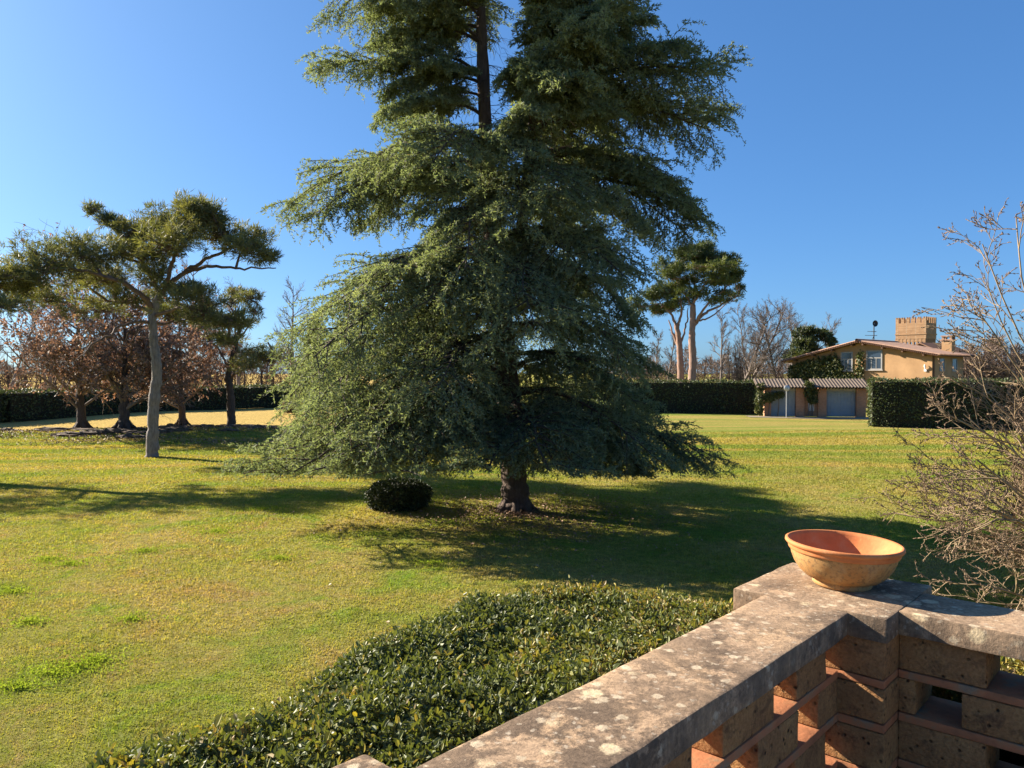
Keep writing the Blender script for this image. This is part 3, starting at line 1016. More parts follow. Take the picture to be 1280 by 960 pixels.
def big_cedar():
    rng = np.random.default_rng(21)
    base = ground(645, 639)
    base[2] = float(gz(base[0], base[1]))
    d0 = base[1]
    sc = d0 / F_PX
    e = empty("cedar_tree", base, "huge blue-green cedar with layered drooping branches in mid lawn", "tree")
    bx, by = base[0], base[1]
    # two stems
    tz = np.array([-0.15, 0.05, 0.25, 0.7, 1.6, 3.2, 5.0, 7.2, 9.5, 12.0, 14.2, 16.6])
    txp = np.array([645, 645, 645, 643, 640, 634, 626, 615, 607, 602, 601, 603])
    tr = np.array([0.44, 0.39, 0.345, 0.315, 0.305, 0.30, 0.27, 0.23, 0.17, 0.13, 0.08, 0.02])
    T1 = np.stack([(txp - 640) * sc, by + 0.05 * np.sin(tz), base[2] + tz], 1)
    z2 = np.array([4.6, 5.6, 7.0, 9.0, 11.0, 13.0, 15.4])
    T2 = np.stack([(np.array([628, 640, 652, 663, 672, 682, 690]) - 640) * sc, by + np.array([0, -.1, -.25, -.35, -.4, -.4, -.4]), base[2] + z2], 1)
    r2 = np.array([0.16, 0.16, 0.15, 0.13, 0.10, 0.07, 0.02])
    g = Geo()

    def dens(P, r, k=6):
        t = np.linspace(0, len(P) - 1, (len(P) - 1) * k + 1)
        i = np.minimum(t.astype(int), len(P) - 2)
        f = (t - i)[:, None]
        return P[i] * (1 - f) + P[i + 1] * f, (r[i] * (1 - f[:, 0]) + r[i + 1] * f[:, 0])
    a, b = dens(T1, tr)
    b = b * (1 + 0.06 * rng.normal(size=len(b)))
    tubes(g, a, b, 14)
    a, b = dens(T2, r2)
    tubes(g, a, b, 9)
    # flared roots
    for k in range(7):
        an = k * 0.9 + rng.random() * 0.4
        dd = np.array([math.cos(an), math.sin(an), 0])
        pts = np.array([base + dd * 0.22 + [0, 0, 0.40], base + dd * 0.32 + [0, 0, 0.14], base + dd * 0.46 + [0, 0, 0.02], base + dd * 0.65 + [0, 0, -0.07]])
        tubes(g, pts, [0.08, 0.11, 0.09, 0.04], 7)
    g.build("trunk", M['bark_cedar'], e)

    def stem(z):
        x = np.interp(z, T1[:, 2], T1[:, 0])
        y = np.interp(z, T1[:, 2], T1[:, 1])
        return np.array([x, y, z])

    def stem2(z):
        return np.array([np.interp(z, T2[:, 2], T2[:, 0]), np.interp(z, T2[:, 2], T2[:, 1]), z])

    LEFT = [(0.9, 6.0), (1.15, 6.5), (1.6, 6.0), (2.3, 5.3), (2.9, 5.4), (3.6, 5.6), (4.3, 5.7), (5.1, 5.55), (5.7, 4.6), (6.4, 4.7), (7.0, 5.1), (7.6, 5.4), (8.1, 5.7), (8.6, 4.9), (9.2, 3.7), (9.8, 4.3), (10.6, 4.6), (11.2, 4.9), (11.7, 4.2), (12.3, 4.7), (12.9, 4.9), (14, 3.6), (15.5, 2.0), (16.8, 0.5)]
    RIGHT = [(0.9, 4.2), (1.3, 4.7), (1.7, 5.2), (2.1, 4.7), (2.8, 4.6), (3.8, 4.8), (4.8, 4.6), (5.9, 4.3), (6.6, 3.9), (7.2, 4.5), (8.2, 4.7), (9.2, 4.9), (10.2, 5.1), (11.0, 5.1), (11.6, 4.4), (12.0, 3.4), (12.9, 3.1), (14, 2.8), (15.5, 1.7), (16.8, 0.4)]
    tips, bases, lens = [], [], []

    def limb(zt, az, mult=1.0, second=False, droop=None):
        ca = math.cos(az)
        rl, rr = prof(zt, LEFT), prof(zt, RIGHT)
        w = 0.5 + 0.5 * ca
        r = (rl * (1 - w) + rr * w) * 0.93
        side = abs(math.sin(az))
        r = r * (1 - (0.04 if math.sin(az) < 0 and zt < 6.5 else 0.12) * side) * mult
        zt = max(zt, 1.0 + 0.15 * r * max(0.0, -math.sin(az)))
        dr = np.clip(0.20 - 0.030 * (zt - 2.5), -0.10, 0.22) if droop is None else droop
        zb = min(max(zt + dr * r, 1.25), 16.3)
        b = stem2(zb) if second else stem(zb)
        # lengths in the outline are counted from x = 0 at the foot
        tip = np.array([ca * r, by + math.sin(az) * r, zt])
        tips.append(tip)
        bases.append(b)
        lens.append(np.linalg.norm(tip - b))

    z = 1.0
    k = 0
    while z < 16.4:
        n = 6 if 2.0 < z < 7.0 else (8 if z < 11.5 else 7)
        if z > 14:
            n = 5
        for j in range(n):
            az = (j + rng.random() * 0.7) * 2 * math.pi / n + k * 0.9
            zz = z + rng.normal() * 0.15
            # upper left of the crown is thin: the sky shows through it
            if 8.6 < zz < 13.4 and math.cos(az) < 0.25 and rng.random() < (0.42 if zz > 11.3 else 0.75):
                continue
            if 5.6 < zz < 7.0 and math.cos(az) < -0.3 and rng.random() < 0.45:
                continue
            limb(max(zz, 0.95), az, 0.70 + 0.32 * rng.random(), second=(zz > 6.5 and math.cos(az) > 0.2))
        z += 1.02 + 0.015 * z
        k += 1
    # the boughs that make the outline
    for zt, az, mu, dr in (
            # left outline
            (11.15, 3.14, 1.03, -0.06), (10.95, 3.5, 0.75, -0.03), (8.1, 3.14, 1.03, 0.10), (7.6, 3.45, 0.95, 0.1), (5.1, 3.2, 1.0, 0.15), (4.1, 3.0, 1.0, 0.2), (3.6, 3.35, 1.0, 0.25),
            (12.5, 3.2, 1.0, 0.0), (13.0, 3.5, 0.95, 0.03), (12.2, 3.9, 0.6, 0.05), (10.5, 3.3, 0.72, 0.06), (10.2, 2.9, 0.62, 0.05), (10.6, 3.8, 0.6, 0.1), (9.6, 3.5, 0.85, 0.08), (11.6, 3.3, 0.75, 0.02), (12.0, 2.9, 0.8, 0.02), (12.9, 2.8, 0.9, 0.05), (13.3, 3.1, 0.8, 0.1),
            # low shelf reaching towards the viewer
            (1.15, 3.3, 1.06, 0.14), (1.1, 3.6, 1.04, 0.14), (1.2, 3.85, 1.04, 0.12), (1.3, 4.02, 1.10, 0.12), (1.25, 4.3, 1.0, 0.10), (1.2, 4.6, 0.95, 0.08), (1.3, 5.0, 0.85, 0.10), (2.5, 3.9, 1.08, 0.16), (3.2, 3.80, 1.10, 0.16), (4.2, 3.95, 1.14, 0.16), (2.4, 4.1, 1.12, 0.14), (5.3, 3.95, 1.08, 0.18),
            # right outline
            (10.9, 0.0, 1.06, -0.12), (10.1, 0.12, 1.06, -0.06), (10.5, -0.35, 1.0, -0.08), (9.4, -0.1, 1.06, 0.0), (8.5, 0.1, 1.06, 0.06), (7.6, -0.1, 1.04, 0.12), (11.9, -0.15, 1.0, -0.12), (1.62, -0.08, 1.06, 0.07), (1.75, 0.08, 0.98, 0.08), (1.5, -0.35, 0.75, 0.10), (11.3, -1.0, 0.75, -0.15), (10.6, -1.15, 0.82, -0.05), (9.8, -1.2, 0.78, 0.05), (11.9, -1.2, 0.62, -0.1), (9.4, -0.9, 0.8, 0.05), (12.3, -0.9, 0.6, -0.1), (10.1, -1.6, 0.55, 0.0), (12.4, 0.1, 1.0, -0.15),
            # boughs that come forward and hang into the light
            (10.9, -0.9, 0.75, -0.25), (11.5, -1.15, 0.6, -0.3), (10.2, -1.3, 0.7, -0.2), (9.1, -1.55, 0.85, 0.06), (8.2, -1.95, 1.0, 0.1), (7.3, -1.35, 1.0, 0.14), (6.4, -1.8, 1.06, 0.18), (5.5, -2.3, 1.05, 0.2), (4.7, -1.5, 1.05, 0.22), (3.4, -1.9, 1.0, 0.22), (6.0, -0.9, 1.0, 0.2)):
        limb(zt, az, mu, second=(zt > 7 and math.cos(az) > -0.2), droop=dr)
    tips, bases, lens = np.array(tips), np.array(bases), np.array(lens)
    nL = len(tips)
    K = 9
    t = np.linspace(0, 1, K + 1)
    arch = (0.115 * lens * (0.4 + 1.1 * rng.random(nL)))
    pts = bases[:, None, :] * (1 - t)[None, :, None] + tips[:, None, :] * t[None, :, None]
    pts[:, :, 2] += arch[:, None] * (4 * t * (1 - t) * (1.15 - 0.5 * t))[None, :]
    wob = rng.normal(size=(nL, K + 1, 3)) * 0.10 * np.minimum(t, 0.8)[None, :, None]
    pts += np.cumsum(wob, 1) * 0.6
    bend = rng.normal(size=nL) * 0.10 * lens
    hd_ = nrm((tips - bases) * [1, 1, 0])
    pts += (np.stack([-hd_[:, 1], hd_[:, 0], np.zeros(nL)], 1) * bend[:, None])[:, None, :] * (t ** 2 * 1.0 - t)[None, :, None]
    pts[:, :, 2] -= (0.30 + 0.40 * rng.random(nL))[:, None] * np.clip((t - 0.6) / 0.4, 0, 1)[None, :] ** 2 * (tips[:, 2] < 9)[:, None]
    pts[:, :, 2] = np.maximum(pts[:, :, 2], 0.92 + 0.15 * np.maximum(0.0, by - pts[:, :, 1]))
    rad = (0.016 + 0.0125 * lens)[:, None] * (1 - 0.85 * t)[None, :]
    g = Geo()
    tubes(g, pts, rad, 6)
    # flat side sprays
    m2 = 34
    roll = rng.normal(size=nL) * 0.30
    P, D, l2, r2_, par = spawn(rng, pts, lens, rad[:, 0], m2, 0.18, 0.99, 0.90, 0.34, flat=True, roll=roll, shape=0.55, rr=0.35)
    tpar = ((P - bases[par]) * (tips - bases)[par]).sum(1) / (lens[par] ** 2)
    l2 = np.clip(l2 * np.clip(0.55 + 1.5 * tpar, 0.5, 1.35), 0.35, 1.65)
    p2, d2, rd2 = grow(rng, P, D, l2, np.minimum(r2_, 0.022), K=5, jit=0.10, grav=-0.075, tip=0.25)
    # the ends of the limbs act as sprays too
    m3 = 8
    P3, D3, l3, r3, par3 = spawn(rng, p2, np.full(len(p2), 1.0), rd2[:, 0], m3, 0.10, 1.0, 0.70, 0.55, flat=True, shape=0.35, rr=0.4)
    l3 = np.clip(l3 * np.clip(l2[par3], 0.5, 1.3), 0.22, 0.85)
    p3, d3, rd3 = grow(rng, P3, D3, l3, np.minimum(r3, 0.008), K=4, jit=0.10, grav=-0.13, tip=0.4)
    zlow = 0.80 + 0.145 * np.maximum(0.0, by - p3[:, :, 1])
    ok = (p3[:, :, 2] > zlow).all(1)
    p3, rd3, par3 = p3[ok], rd3[ok], par3[ok]
    zlow2 = 0.80 + 0.145 * np.maximum(0.0, by - p2[:, :, 1])
    ok2 = (p2[:, :, 2] > zlow2).all(1)
    tubes(g, p3[::2], rd3[::2], 3)
    tubes(g, p2[ok2], rd2[ok2], 4)
    # short hanging twigs on the bare upper stems
    for Tp, m_ in ((T1[6:11], 130), (T2[1:6], 90)):
        ln_ = np.array([np.linalg.norm(np.diff(Tp, axis=0), axis=1).sum()])
        Ps, Ds, ls, rs, _ = spawn(rng, Tp[None], ln_, np.array([0.1]), m_, 0.0, 1.0, 1.35, 0.11, shape=0.2, rr=0.2)
        ps, _, rs_ = grow(rng, Ps, Ds, np.clip(ls, 0.3, 1.0), np.full(len(Ps), 0.010), K=4, jit=0.2, grav=-0.22)
        tubes(g, ps, rs_, 4)
        Pz, Dz, lz, rz_, _ = spawn(rng, ps, np.full(len(ps), 0.4), rs_[:, 0], 5, 0.2, 1.0, 0.9, 1.0, shape=0.3)
        pz, _, rzz = grow(rng, Pz, Dz, lz, np.full(len(Pz), 0.006), K=3, jit=0.2, grav=-0.25)
        tubes(g, pz, rzz, 3)
    # hanging dead twigs in the shaded inside
    Pd, Dd, ld, rdd, pd_ = spawn(rng, pts, lens, rad[:, 0], 16, 0.05, 0.6, 1.2, 0.16, flat=False, shape=0.3, rr=0.2)
    pdp, _, pdr = grow(rng, Pd, Dd, np.clip(ld, 0.2, 0.9), np.full(len(Pd), 0.007), K=3, jit=0.2, grav=-0.22)
    tubes(g, pdp, pdr, 3)
    g.build("branches", M['twig_cedar'], e)
    # needles
    limb_tone = rng.random(nL)
    tone2 = 0.5 * limb_tone[par] + 0.5 * rng.random(len(par))
    g = Geo()
    nq = 30
    tt = (np.arange(nq)[None, :] + rng.random((len(p3), nq))) / nq
    P, T = lerp_path(p3, tt)
    P, T = P.reshape(-1, 3), T.reshape(-1, 3)
    n = len(P)
    D = nrm(T * 0.62 + rng.normal(size=(n, 3)) * 0.50 + np.array([0, 0, 0.12]))
    L = 0.055 + 0.055 * rng.random(n)
    tone = np.repeat(tone2[par3], nq)
    rnd = np.clip(0.10 + 0.55 * tone + 0.35 * rng.random(n), 0.08, 1)
    rnd[rng.random(n) < 0.05] = 0.02
    add_leaves(g, P, D, rdir(rng, n), L, 0.019 + 0.012 * rng.random(n), rnd)
    # needles on the spray axes and the limb ends
    for pp, q, tn in ((p2[ok2], 22, tone2[ok2]), (pts[:, 3:], 170, limb_tone)):
        tt = (np.arange(q)[None, :] + rng.random((len(pp), q))) / q
        P, T = lerp_path(pp, tt)
        P, T = P.reshape(-1, 3), T.reshape(-1, 3)
        n = len(P)
        D = nrm(T * 0.7 + rng.normal(size=(n, 3)) * 0.6)
        rnd = np.clip(0.10 + 0.55 * np.repeat(tn, q) + 0.35 * rng.random(n), 0.08, 1)
        add_leaves(g, P, D, rdir(rng, n), 0.09 + 0.09 * rng.random(n), 0.02 + 0.012 * rng.random(n), rnd)
    g.build("crown", M['needle_cedar'], e)


big_cedar()

# ------------------------------------------------------------------ clipped bush under the cedar
def leaf_ball(name, mat, centre, rx, ry, rz, n, L, label, cat, group=None, seed=0, flatb=0.0, inner=True, lump=0.10):
    rng = np.random.default_rng(seed)
    e = empty(name, (centre[0], centre[1], centre[2]), label, cat, group)
    d = rdir(rng, n)
    keep = d[:, 2] > -0.75
    d = d[keep]
    n = len(d)
    lm = 1 + lump * np.sin(d[:, 0] * 5 + seed) * np.sin(d[:, 1] * 6 + 1) + lump * 0.6 * np.sin(d[:, 2] * 9 + d[:, 0] * 7)
    sq = np.sign(d) * np.abs(d) ** 0.75
    sq = sq / np.maximum(np.linalg.norm(sq, axis=1, keepdims=True), 1e-6) ** 0.6
    P = centre + np.array([0, 0, rz * 0.95]) + sq * np.array([rx, ry, rz]) * lm[:, None] * (1 - 0.16 * rng.random((n, 1)) ** 1.5)
    P[:, 2] = np.maximum(P[:, 2], centre[2] + 0.02)
    g = Geo()
    add_leaves(g, P, nrm(d * 0.5 + rng.normal(size=(n, 3)) * 0.6), nrm(d + rng.normal(size=(n, 3)) * 0.6), L * (0.7 + 0.6 * rng.random(n)), L * 0.5 * (0.7 + 0.6 * rng.random(n)), rng.random(n), fold=0.1)
    g.build("foliage", mat, e)
    if inner:
        bm = bmesh.new()
        bmesh.ops.create_icosphere(bm, subdivisions=3, radius=1.0)
        v = np.array([q.co[:] for q in bm.verts])
        f = np.array([[w.index for w in q.verts] for q in bm.faces])
        bm.free()
        v = v * np.array([rx, ry, rz]) * 0.80 + np.array([0, 0, rz * 0.90]) + centre
        v[:, 2] = np.maximum(v[:, 2], centre[2])
        g = Geo()
        g.add(v, f)
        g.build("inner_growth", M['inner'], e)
    return e


bp = ground(496, 640)
leaf_ball("round_bush", M['leaf_bush'], np.array([bp[0], bp[1] + 0.3, 0.0]), 0.78, 0.72, 0.40, 9000, 0.07, "low dark clipped bush under the left side of the cedar", "bush", seed=3, lump=0.075)


# ------------------------------------------------------------------ general trees
def curve(pts, k=8, rng=None, jit=0.0):
    """smooth polyline through points"""
    P = np.asarray(pts, float)
    n = len(P)
    out = []
    for i in range(n - 1):
        p0, p1, p2, p3 = P[max(i - 1, 0)], P[i], P[i + 1], P[min(i + 2, n - 1)]
        for j in range(k):
            t = j / k
            out.append(0.5 * ((2 * p1) + (-p0 + p2) * t + (2 * p0 - 5 * p1 + 4 * p2 - p3) * t * t + (-p0 + 3 * p1 - 3 * p2 + p3) * t ** 3))
    out.append(P[-1])
    out = np.array(out)
    if rng is not None and jit:
        out[1:-1] += rng.normal(size=(len(out) - 2, 3)) * jit
    return out


def bare_tree(name, base, h, spread, label, group, seed, mat, stems=1, r=None, first=0.25, ang=0.55, m=(9, 8, 6), twig=0.012, cat="tree", up=0.10):
    """leafless broadleaf tree: trunk plus a crown of fine branches"""
    rng = np.random.default_rng(seed)
    e = empty(name, base, label, cat, group)
    r = r or h * 0.016
    n = stems
    P = np.tile(np.asarray(base, float) - [0, 0, 0.1], (n, 1)) + (rng.normal(size=(n, 3)) * [0.2, 0.2, 0] if n > 1 else 0)
    D = np.tile([0, 0, 1.0], (n, 1)) + rng.normal(size=(n, 3)) * (0.20 if n > 1 else 0.03)
    L = np.full(n, h) * (0.8 + 0.2 * rng.random(n))
    p0, d0, r0 = grow(rng, P, nrm(D), L, np.full(n, r), K=8, jit=0.05, grav=0.03, tip=0.12)
    g = Geo()
    tubes(g, p0, r0, 8)
    g.build("trunk", mat, e)
    g = Geo()
    P1, D1, l1, rr1, _ = spawn(rng, p0, L, r0[:, 0], m[0] + 6, first, 0.98, ang, spread, shape=0.55, rr=0.42, up=up)
    p1, d1, r1 = grow(rng, P1, D1, l1, rr1, K=5, jit=0.12, grav=0.05, tip=0.2)
    tubes(g, p1, r1, 5)
    P2, D2, l2, rr2, _ = spawn(rng, p1, l1, r1[:, 0], m[1], 0.2, 1.0, 0.6, 0.48, shape=0.5, rr=0.45, up=0.10)
    p2, d2, r2 = grow(rng, P2, D2, l2, np.maximum(rr2, twig * 0.9), K=4, jit=0.15, grav=0.04, tip=0.4)
    tubes(g, p2, r2, 4)
    P3, D3, l3, rr3, _ = spawn(rng, p2, l2, r2[:, 0], m[2], 0.15, 1.0, 0.6, 0.55, shape=0.4, rr=0.5, up=0.06)
    p3, d3, r3 = grow(rng, P3, D3, l3, np.full(len(P3), twig * 0.7), K=3, jit=0.18, grav=0.02, tip=0.5)
    tubes(g, p3, r3, 3)
    g.build("crown", mat, e)
    return e, p3, p2, rng


def pine_tufts(g, rng, C, rx, ry, rz, n, L=0.20, W=0.03, k=12, tone=0.5):
    """brushes of needles in a flattened pad; more of them on its upper side"""
    d = rdir(rng, n)
    rr = rng.random(n) ** 0.40 * (1 + 0.22 * np.abs(rng.normal(size=n)) * (rng.random(n) < 0.3))
    P = np.asarray(C) + d * rr[:, None] * np.array([rx, ry, rz])
    P[:, 2] += 0.15 * rz
    Pk = np.repeat(P, k, 0) + rng.normal(size=(n * k, 3)) * L * 0.16
    ax = nrm(d * 0.5 + np.array([0, 0, 0.45]) + rng.normal(size=(n, 3)) * 0.45)
    D = nrm(np.repeat(ax, k, 0) * 0.75 + rng.normal(size=(n * k, 3)) * 0.5)
    tn = np.clip(tone + 0.25 * rng.normal(size=n), 0.05, 1)
    rnd = np.clip(np.repeat(tn, k) + 0.12 * rng.normal(size=n * k), 0, 1)
    add_leaves(g, Pk, D, rdir(rng, n * k), L * (0.7 + 0.6 * rng.random(n * k)), W, rnd)
    return P


def pine(name, base, trunk_px, dist, trunk_r, limbs, pads, label, seed, bark, limbmat, needle, L=0.22, W=0.035, dens=1.0, k=11, group=None):
    """pine built from measured trunk and limb lines and pads of needles (dx = metres towards/away)"""
    rng = np.random.default_rng(seed)
    e = empty(name, base, label, "tree", group)
    g = Geo()
    T = curve([at(px, py, dist + dy) for px, py, dy in trunk_px], 8, rng, 0.015)
    T[0] = np.array(base) - [0, 0, 0.15]
    rad = np.interp(np.linspace(0, 1, len(T)), [0, 0.04, 0.12, 1], [trunk_r[0] * 1.35, trunk_r[0] * 1.1, trunk_r[0], trunk_r[1]])
    rad = rad * (1 + 0.05 * rng.normal(size=len(rad)))
    tubes(g, T, rad, 12)
    g.build("trunk", bark, e)
    g = Geo()
    ends = []
    for pts, r0, r1 in limbs:
        C = curve([at(px, py, dist + dy) for px, py, dy in pts], 7, rng, 0.03)
        tubes(g, C, np.linspace(r0, r1, len(C)), 7)
        ends.append(C)
    allp = np.vstack(ends + [T[len(T) // 2:]])
    gl = Geo()
    sc = dist / F_PX
    for px, py, rx, rz, dy, nt in pads:
        C = at(px, py, dist + dy)
        tone = 0.45 + 0.25 * rng.random()
        P = []
        nsub = max(2, int(rx / 8))
        for q_ in range(nsub):
            dv = rdir(rng, 1)[0] * rng.random() ** 0.5 * 0.85
            cs = C + dv * np.array([rx * 1.05, rx * 0.9, rz * 1.3]) * sc
            f_ = 0.55 + 0.35 * rng.random()
            P.append(pine_tufts(gl, rng, cs, rx * sc * f_, rx * sc * f_, max(rz, rx * 0.35) * sc * (0.5 + 0.4 * rng.random()), max(4, int(nt * dens / nsub * 1.25)), L, W, k, np.clip(tone + 0.2 * rng.normal(), 0.1, 0.95)))
        P = np.vstack(P)
        # thin branches that carry the pad
        j = np.argmin(np.linalg.norm(allp - (C - [0, 0, rz * sc * 0.5]), axis=1))
        q = np.vstack([allp[j], C - [0, 0, rz * sc * 0.4]])
        tubes(g, curve([q[0], (q[0] + q[1]) / 2 + rng.normal(size=3) * 0.1, q[1]], 4), np.linspace(0.06, 0.03, 9), 5)
        sel = P[rng.permutation(len(P))[: max(6, len(P) // 5)]]
        a = np.tile(C - [0, 0, rz * sc * 0.45], (len(sel), 1)) + rng.normal(size=(len(sel), 3)) * [rx * sc * 0.25, rx * sc * 0.25, 0.05]
        mid = (a + sel) / 2 + rng.normal(size=a.shape) * 0.08
        tubes(g, np.stack([a, mid, sel], 1), np.tile([0.022, 0.016, 0.008], (len(sel), 1)), 4)
    g.build("limbs", limbmat, e)
    gl.build("crown", needle, e)
    return e


# the near pine left of the cedar
b = ground(190, 571)
b[2] = float(gz(b[0], b[1]))
D1 = b[1]
pine("pine_tree", b,
     [(190, 574, 0), (191, 540, 0), (193, 500, 0), (196, 460, 0), (193, 430, 0), (190, 400, 0), (195, 380, 0), (203, 362, 0)], D1, (0.235, 0.135),
     [([(197, 378, 0), (210, 358, 0), (232, 340, .2), (262, 322, .5), (300, 308, 1), (335, 312, 1.2)], 0.13, 0.03),
      ([(232, 340, .2), (262, 333, -.6), (300, 335, -1.2), (345, 335, -1.5)], 0.09, 0.02),
      ([(205, 360, 0), (215, 330, -.5), (222, 300, -1), (215, 272, -1)], 0.10, 0.03),
      ([(200, 370, 0), (185, 340, .4), (168, 315, .8), (140, 280, 1), (112, 255, 1.2)], 0.10, 0.02),
      ([(192, 385, 0), (165, 360, -.8), (130, 345, -1.5), (80, 335, -2.5), (40, 340, -3)], 0.12, 0.02),
      ([(190, 402, 0), (160, 405, -1), (125, 425, -2), (92, 452, -2.6)], 0.07, 0.02),
      ([(193, 395, 0), (225, 385, -1.2), (262, 390, -2), (290, 400, -2.4)], 0.08, 0.02),
      ([(191, 398, 0), (200, 405, 1.5), (230, 400, 2.5), (262, 395, 3)], 0.07, 0.02),
      ([(192, 392, 0), (160, 380, 1.5), (110, 375, 2.5), (60, 372, 3)], 0.08, 0.02)],
     [(112, 262, 14, 9, 1.2, 26), (135, 275, 24, 12, 1.0, 60), (160, 290, 30, 17, .6, 120), (195, 283, 32, 22, 0, 150), (235, 275, 34, 22, -.5, 160), (262, 270, 26, 18, -.8, 110), (280, 290, 40, 20, .6, 170), (318, 300, 28, 15, 1.0, 90), (335, 320, 22, 9, 0, 46), (220, 305, 40, 18, -1.2, 150), (180, 315, 34, 16, .8, 110), (300, 312, 34, 10, -1, 70),
      (150, 312, 30, 12, -.6, 80), (112, 318, 34, 16, -1.2, 130), (70, 325, 36, 18, -2, 140), (40, 345, 34, 16, -3, 120), (100, 345, 40, 14, 1.0, 120), (15, 352, 26, 14, -3, 80), (140, 345, 30, 14, -1, 90), (20, 372, 40, 14, 2.5, 90), (70, 372, 36, 10, 2.5, 60),
      (190, 352, 22, 14, 0, 60), (225, 368, 26, 13, -.8, 70), (255, 385, 34, 16, -1.8, 110), (285, 398, 26, 12, -2.3, 70), (215, 395, 30, 12, 2.0, 70), (255, 398, 30, 11, 3, 60), (165, 375, 26, 10, 1, 50), (120, 385, 40, 9, 2, 60), (290, 425, 18, 8, -2, 24)],
     "tall grey-trunked pine, nearest on the left lawn, flat spreading crown", 5, M['bark_pine'], M['limb_pine'], M['needle_pine'], L=0.30, W=0.030, dens=1.15, k=14, group="pines on the left lawn")

b = at(-150, 570, 27.5)
b[2] = float(gz(b[0], b[1]))
pine("pine_tree", b,
     [(-150, 590, 0), (-145, 540, 0), (-132, 480, 0), (-118, 420, 0), (-104, 390, 0)], 27.5, (0.28, 0.16),
     [([(-108, 400, 0), (-60, 375, .3), (-10, 362, .6), (25, 355, 1)], 0.12, 0.02), ([(-106, 395, 0), (-100, 365, 0), (-110, 340, .5)], 0.12, 0.03), ([(-118, 420, 0), (-60, 405, -1), (-5, 395, -1.6)], 0.09, 0.02), ([(-116, 415, 0), (-160, 395, -1), (-200, 385, -2)], 0.09, 0.02)],
     [(6, 352, 32, 12, .8, 90), (-30, 340, 40, 16, 0, 150), (-75, 325, 40, 18, 0, 160), (-115, 340, 36, 16, 0, 120), (8, 380, 30, 11, -1, 80), (-30, 385, 36, 12, -1.5, 90), (-130, 380, 36, 14, -2, 90), (-70, 360, 40, 12, 1.5, 90), (-170, 345, 50, 16, 0, 120), (-230, 352, 60, 14, 1, 120), (-290, 365, 50, 12, 0, 90), (-200, 390, 60, 10, -2, 90), (-150, 450, 44, 14, 0, 90), (-125, 490, 30, 12, -1, 70), (-190, 485, 44, 13, 1, 90), (-160, 520, 40, 10, 0, 60)],  # low and far-left pads are out of frame, added to broaden the lawn shadow
     "pine cut by the left edge of the picture, only its right boughs in view", 6, M['bark_pine'], M['limb_pine'], M['needle_pine'], L=0.28, W=0.028, dens=0.55, k=14, group="pines on the left lawn")

# the darker pine further back, right of it
b = ground(289, 535)
b[2] = float(gz(b[0], b[1]))
pine("pine_tree", b,
     [(289, 537, 0), (289, 515, 0), (288, 490, 0), (285, 468, 0), (292, 440, 0), (300, 410, 0), (306, 385, 0)], b[1], (0.27, 0.08),
     [([(288, 480, 0), (296, 455, .3), (308, 440, .6), (335, 428, 1)], 0.09, 0.02), ([(286, 465, 0), (276, 440, -.4), (262, 425, -1)], 0.09, 0.02), ([(297, 425, 0), (315, 400, -.5), (322, 375, -1)], 0.06, 0.02), ([(288, 472, 0), (305, 462, -1), (325, 455, -2)], 0.06, 0.02), ([(300, 410, 0), (288, 385, .5), (280, 370, 1)], 0.06, 0.02)],
     [(310, 368, 16, 10, -1, 70), (290, 375, 20, 12, .6, 90), (318, 385, 14, 10, -.5, 50), (280, 400, 20, 9, .5, 60), (305, 405, 20, 9, 0, 60), (265, 425, 20, 8, -1, 50), (312, 440, 26, 7, .8, 40), (335, 448, 24, 9, -1, 90), (312, 456, 24, 9, -2, 80), (345, 440, 14, 6, 1, 30), (255, 400, 16, 9, -1, 50)],
     "slimmer dark pine with forked trunk, last in the row towards the cedar", 8, M['bark_dark'], M['limb_pine'], M['needle_pine'], L=0.30, W=0.036, k=12, group="pines on the left lawn")


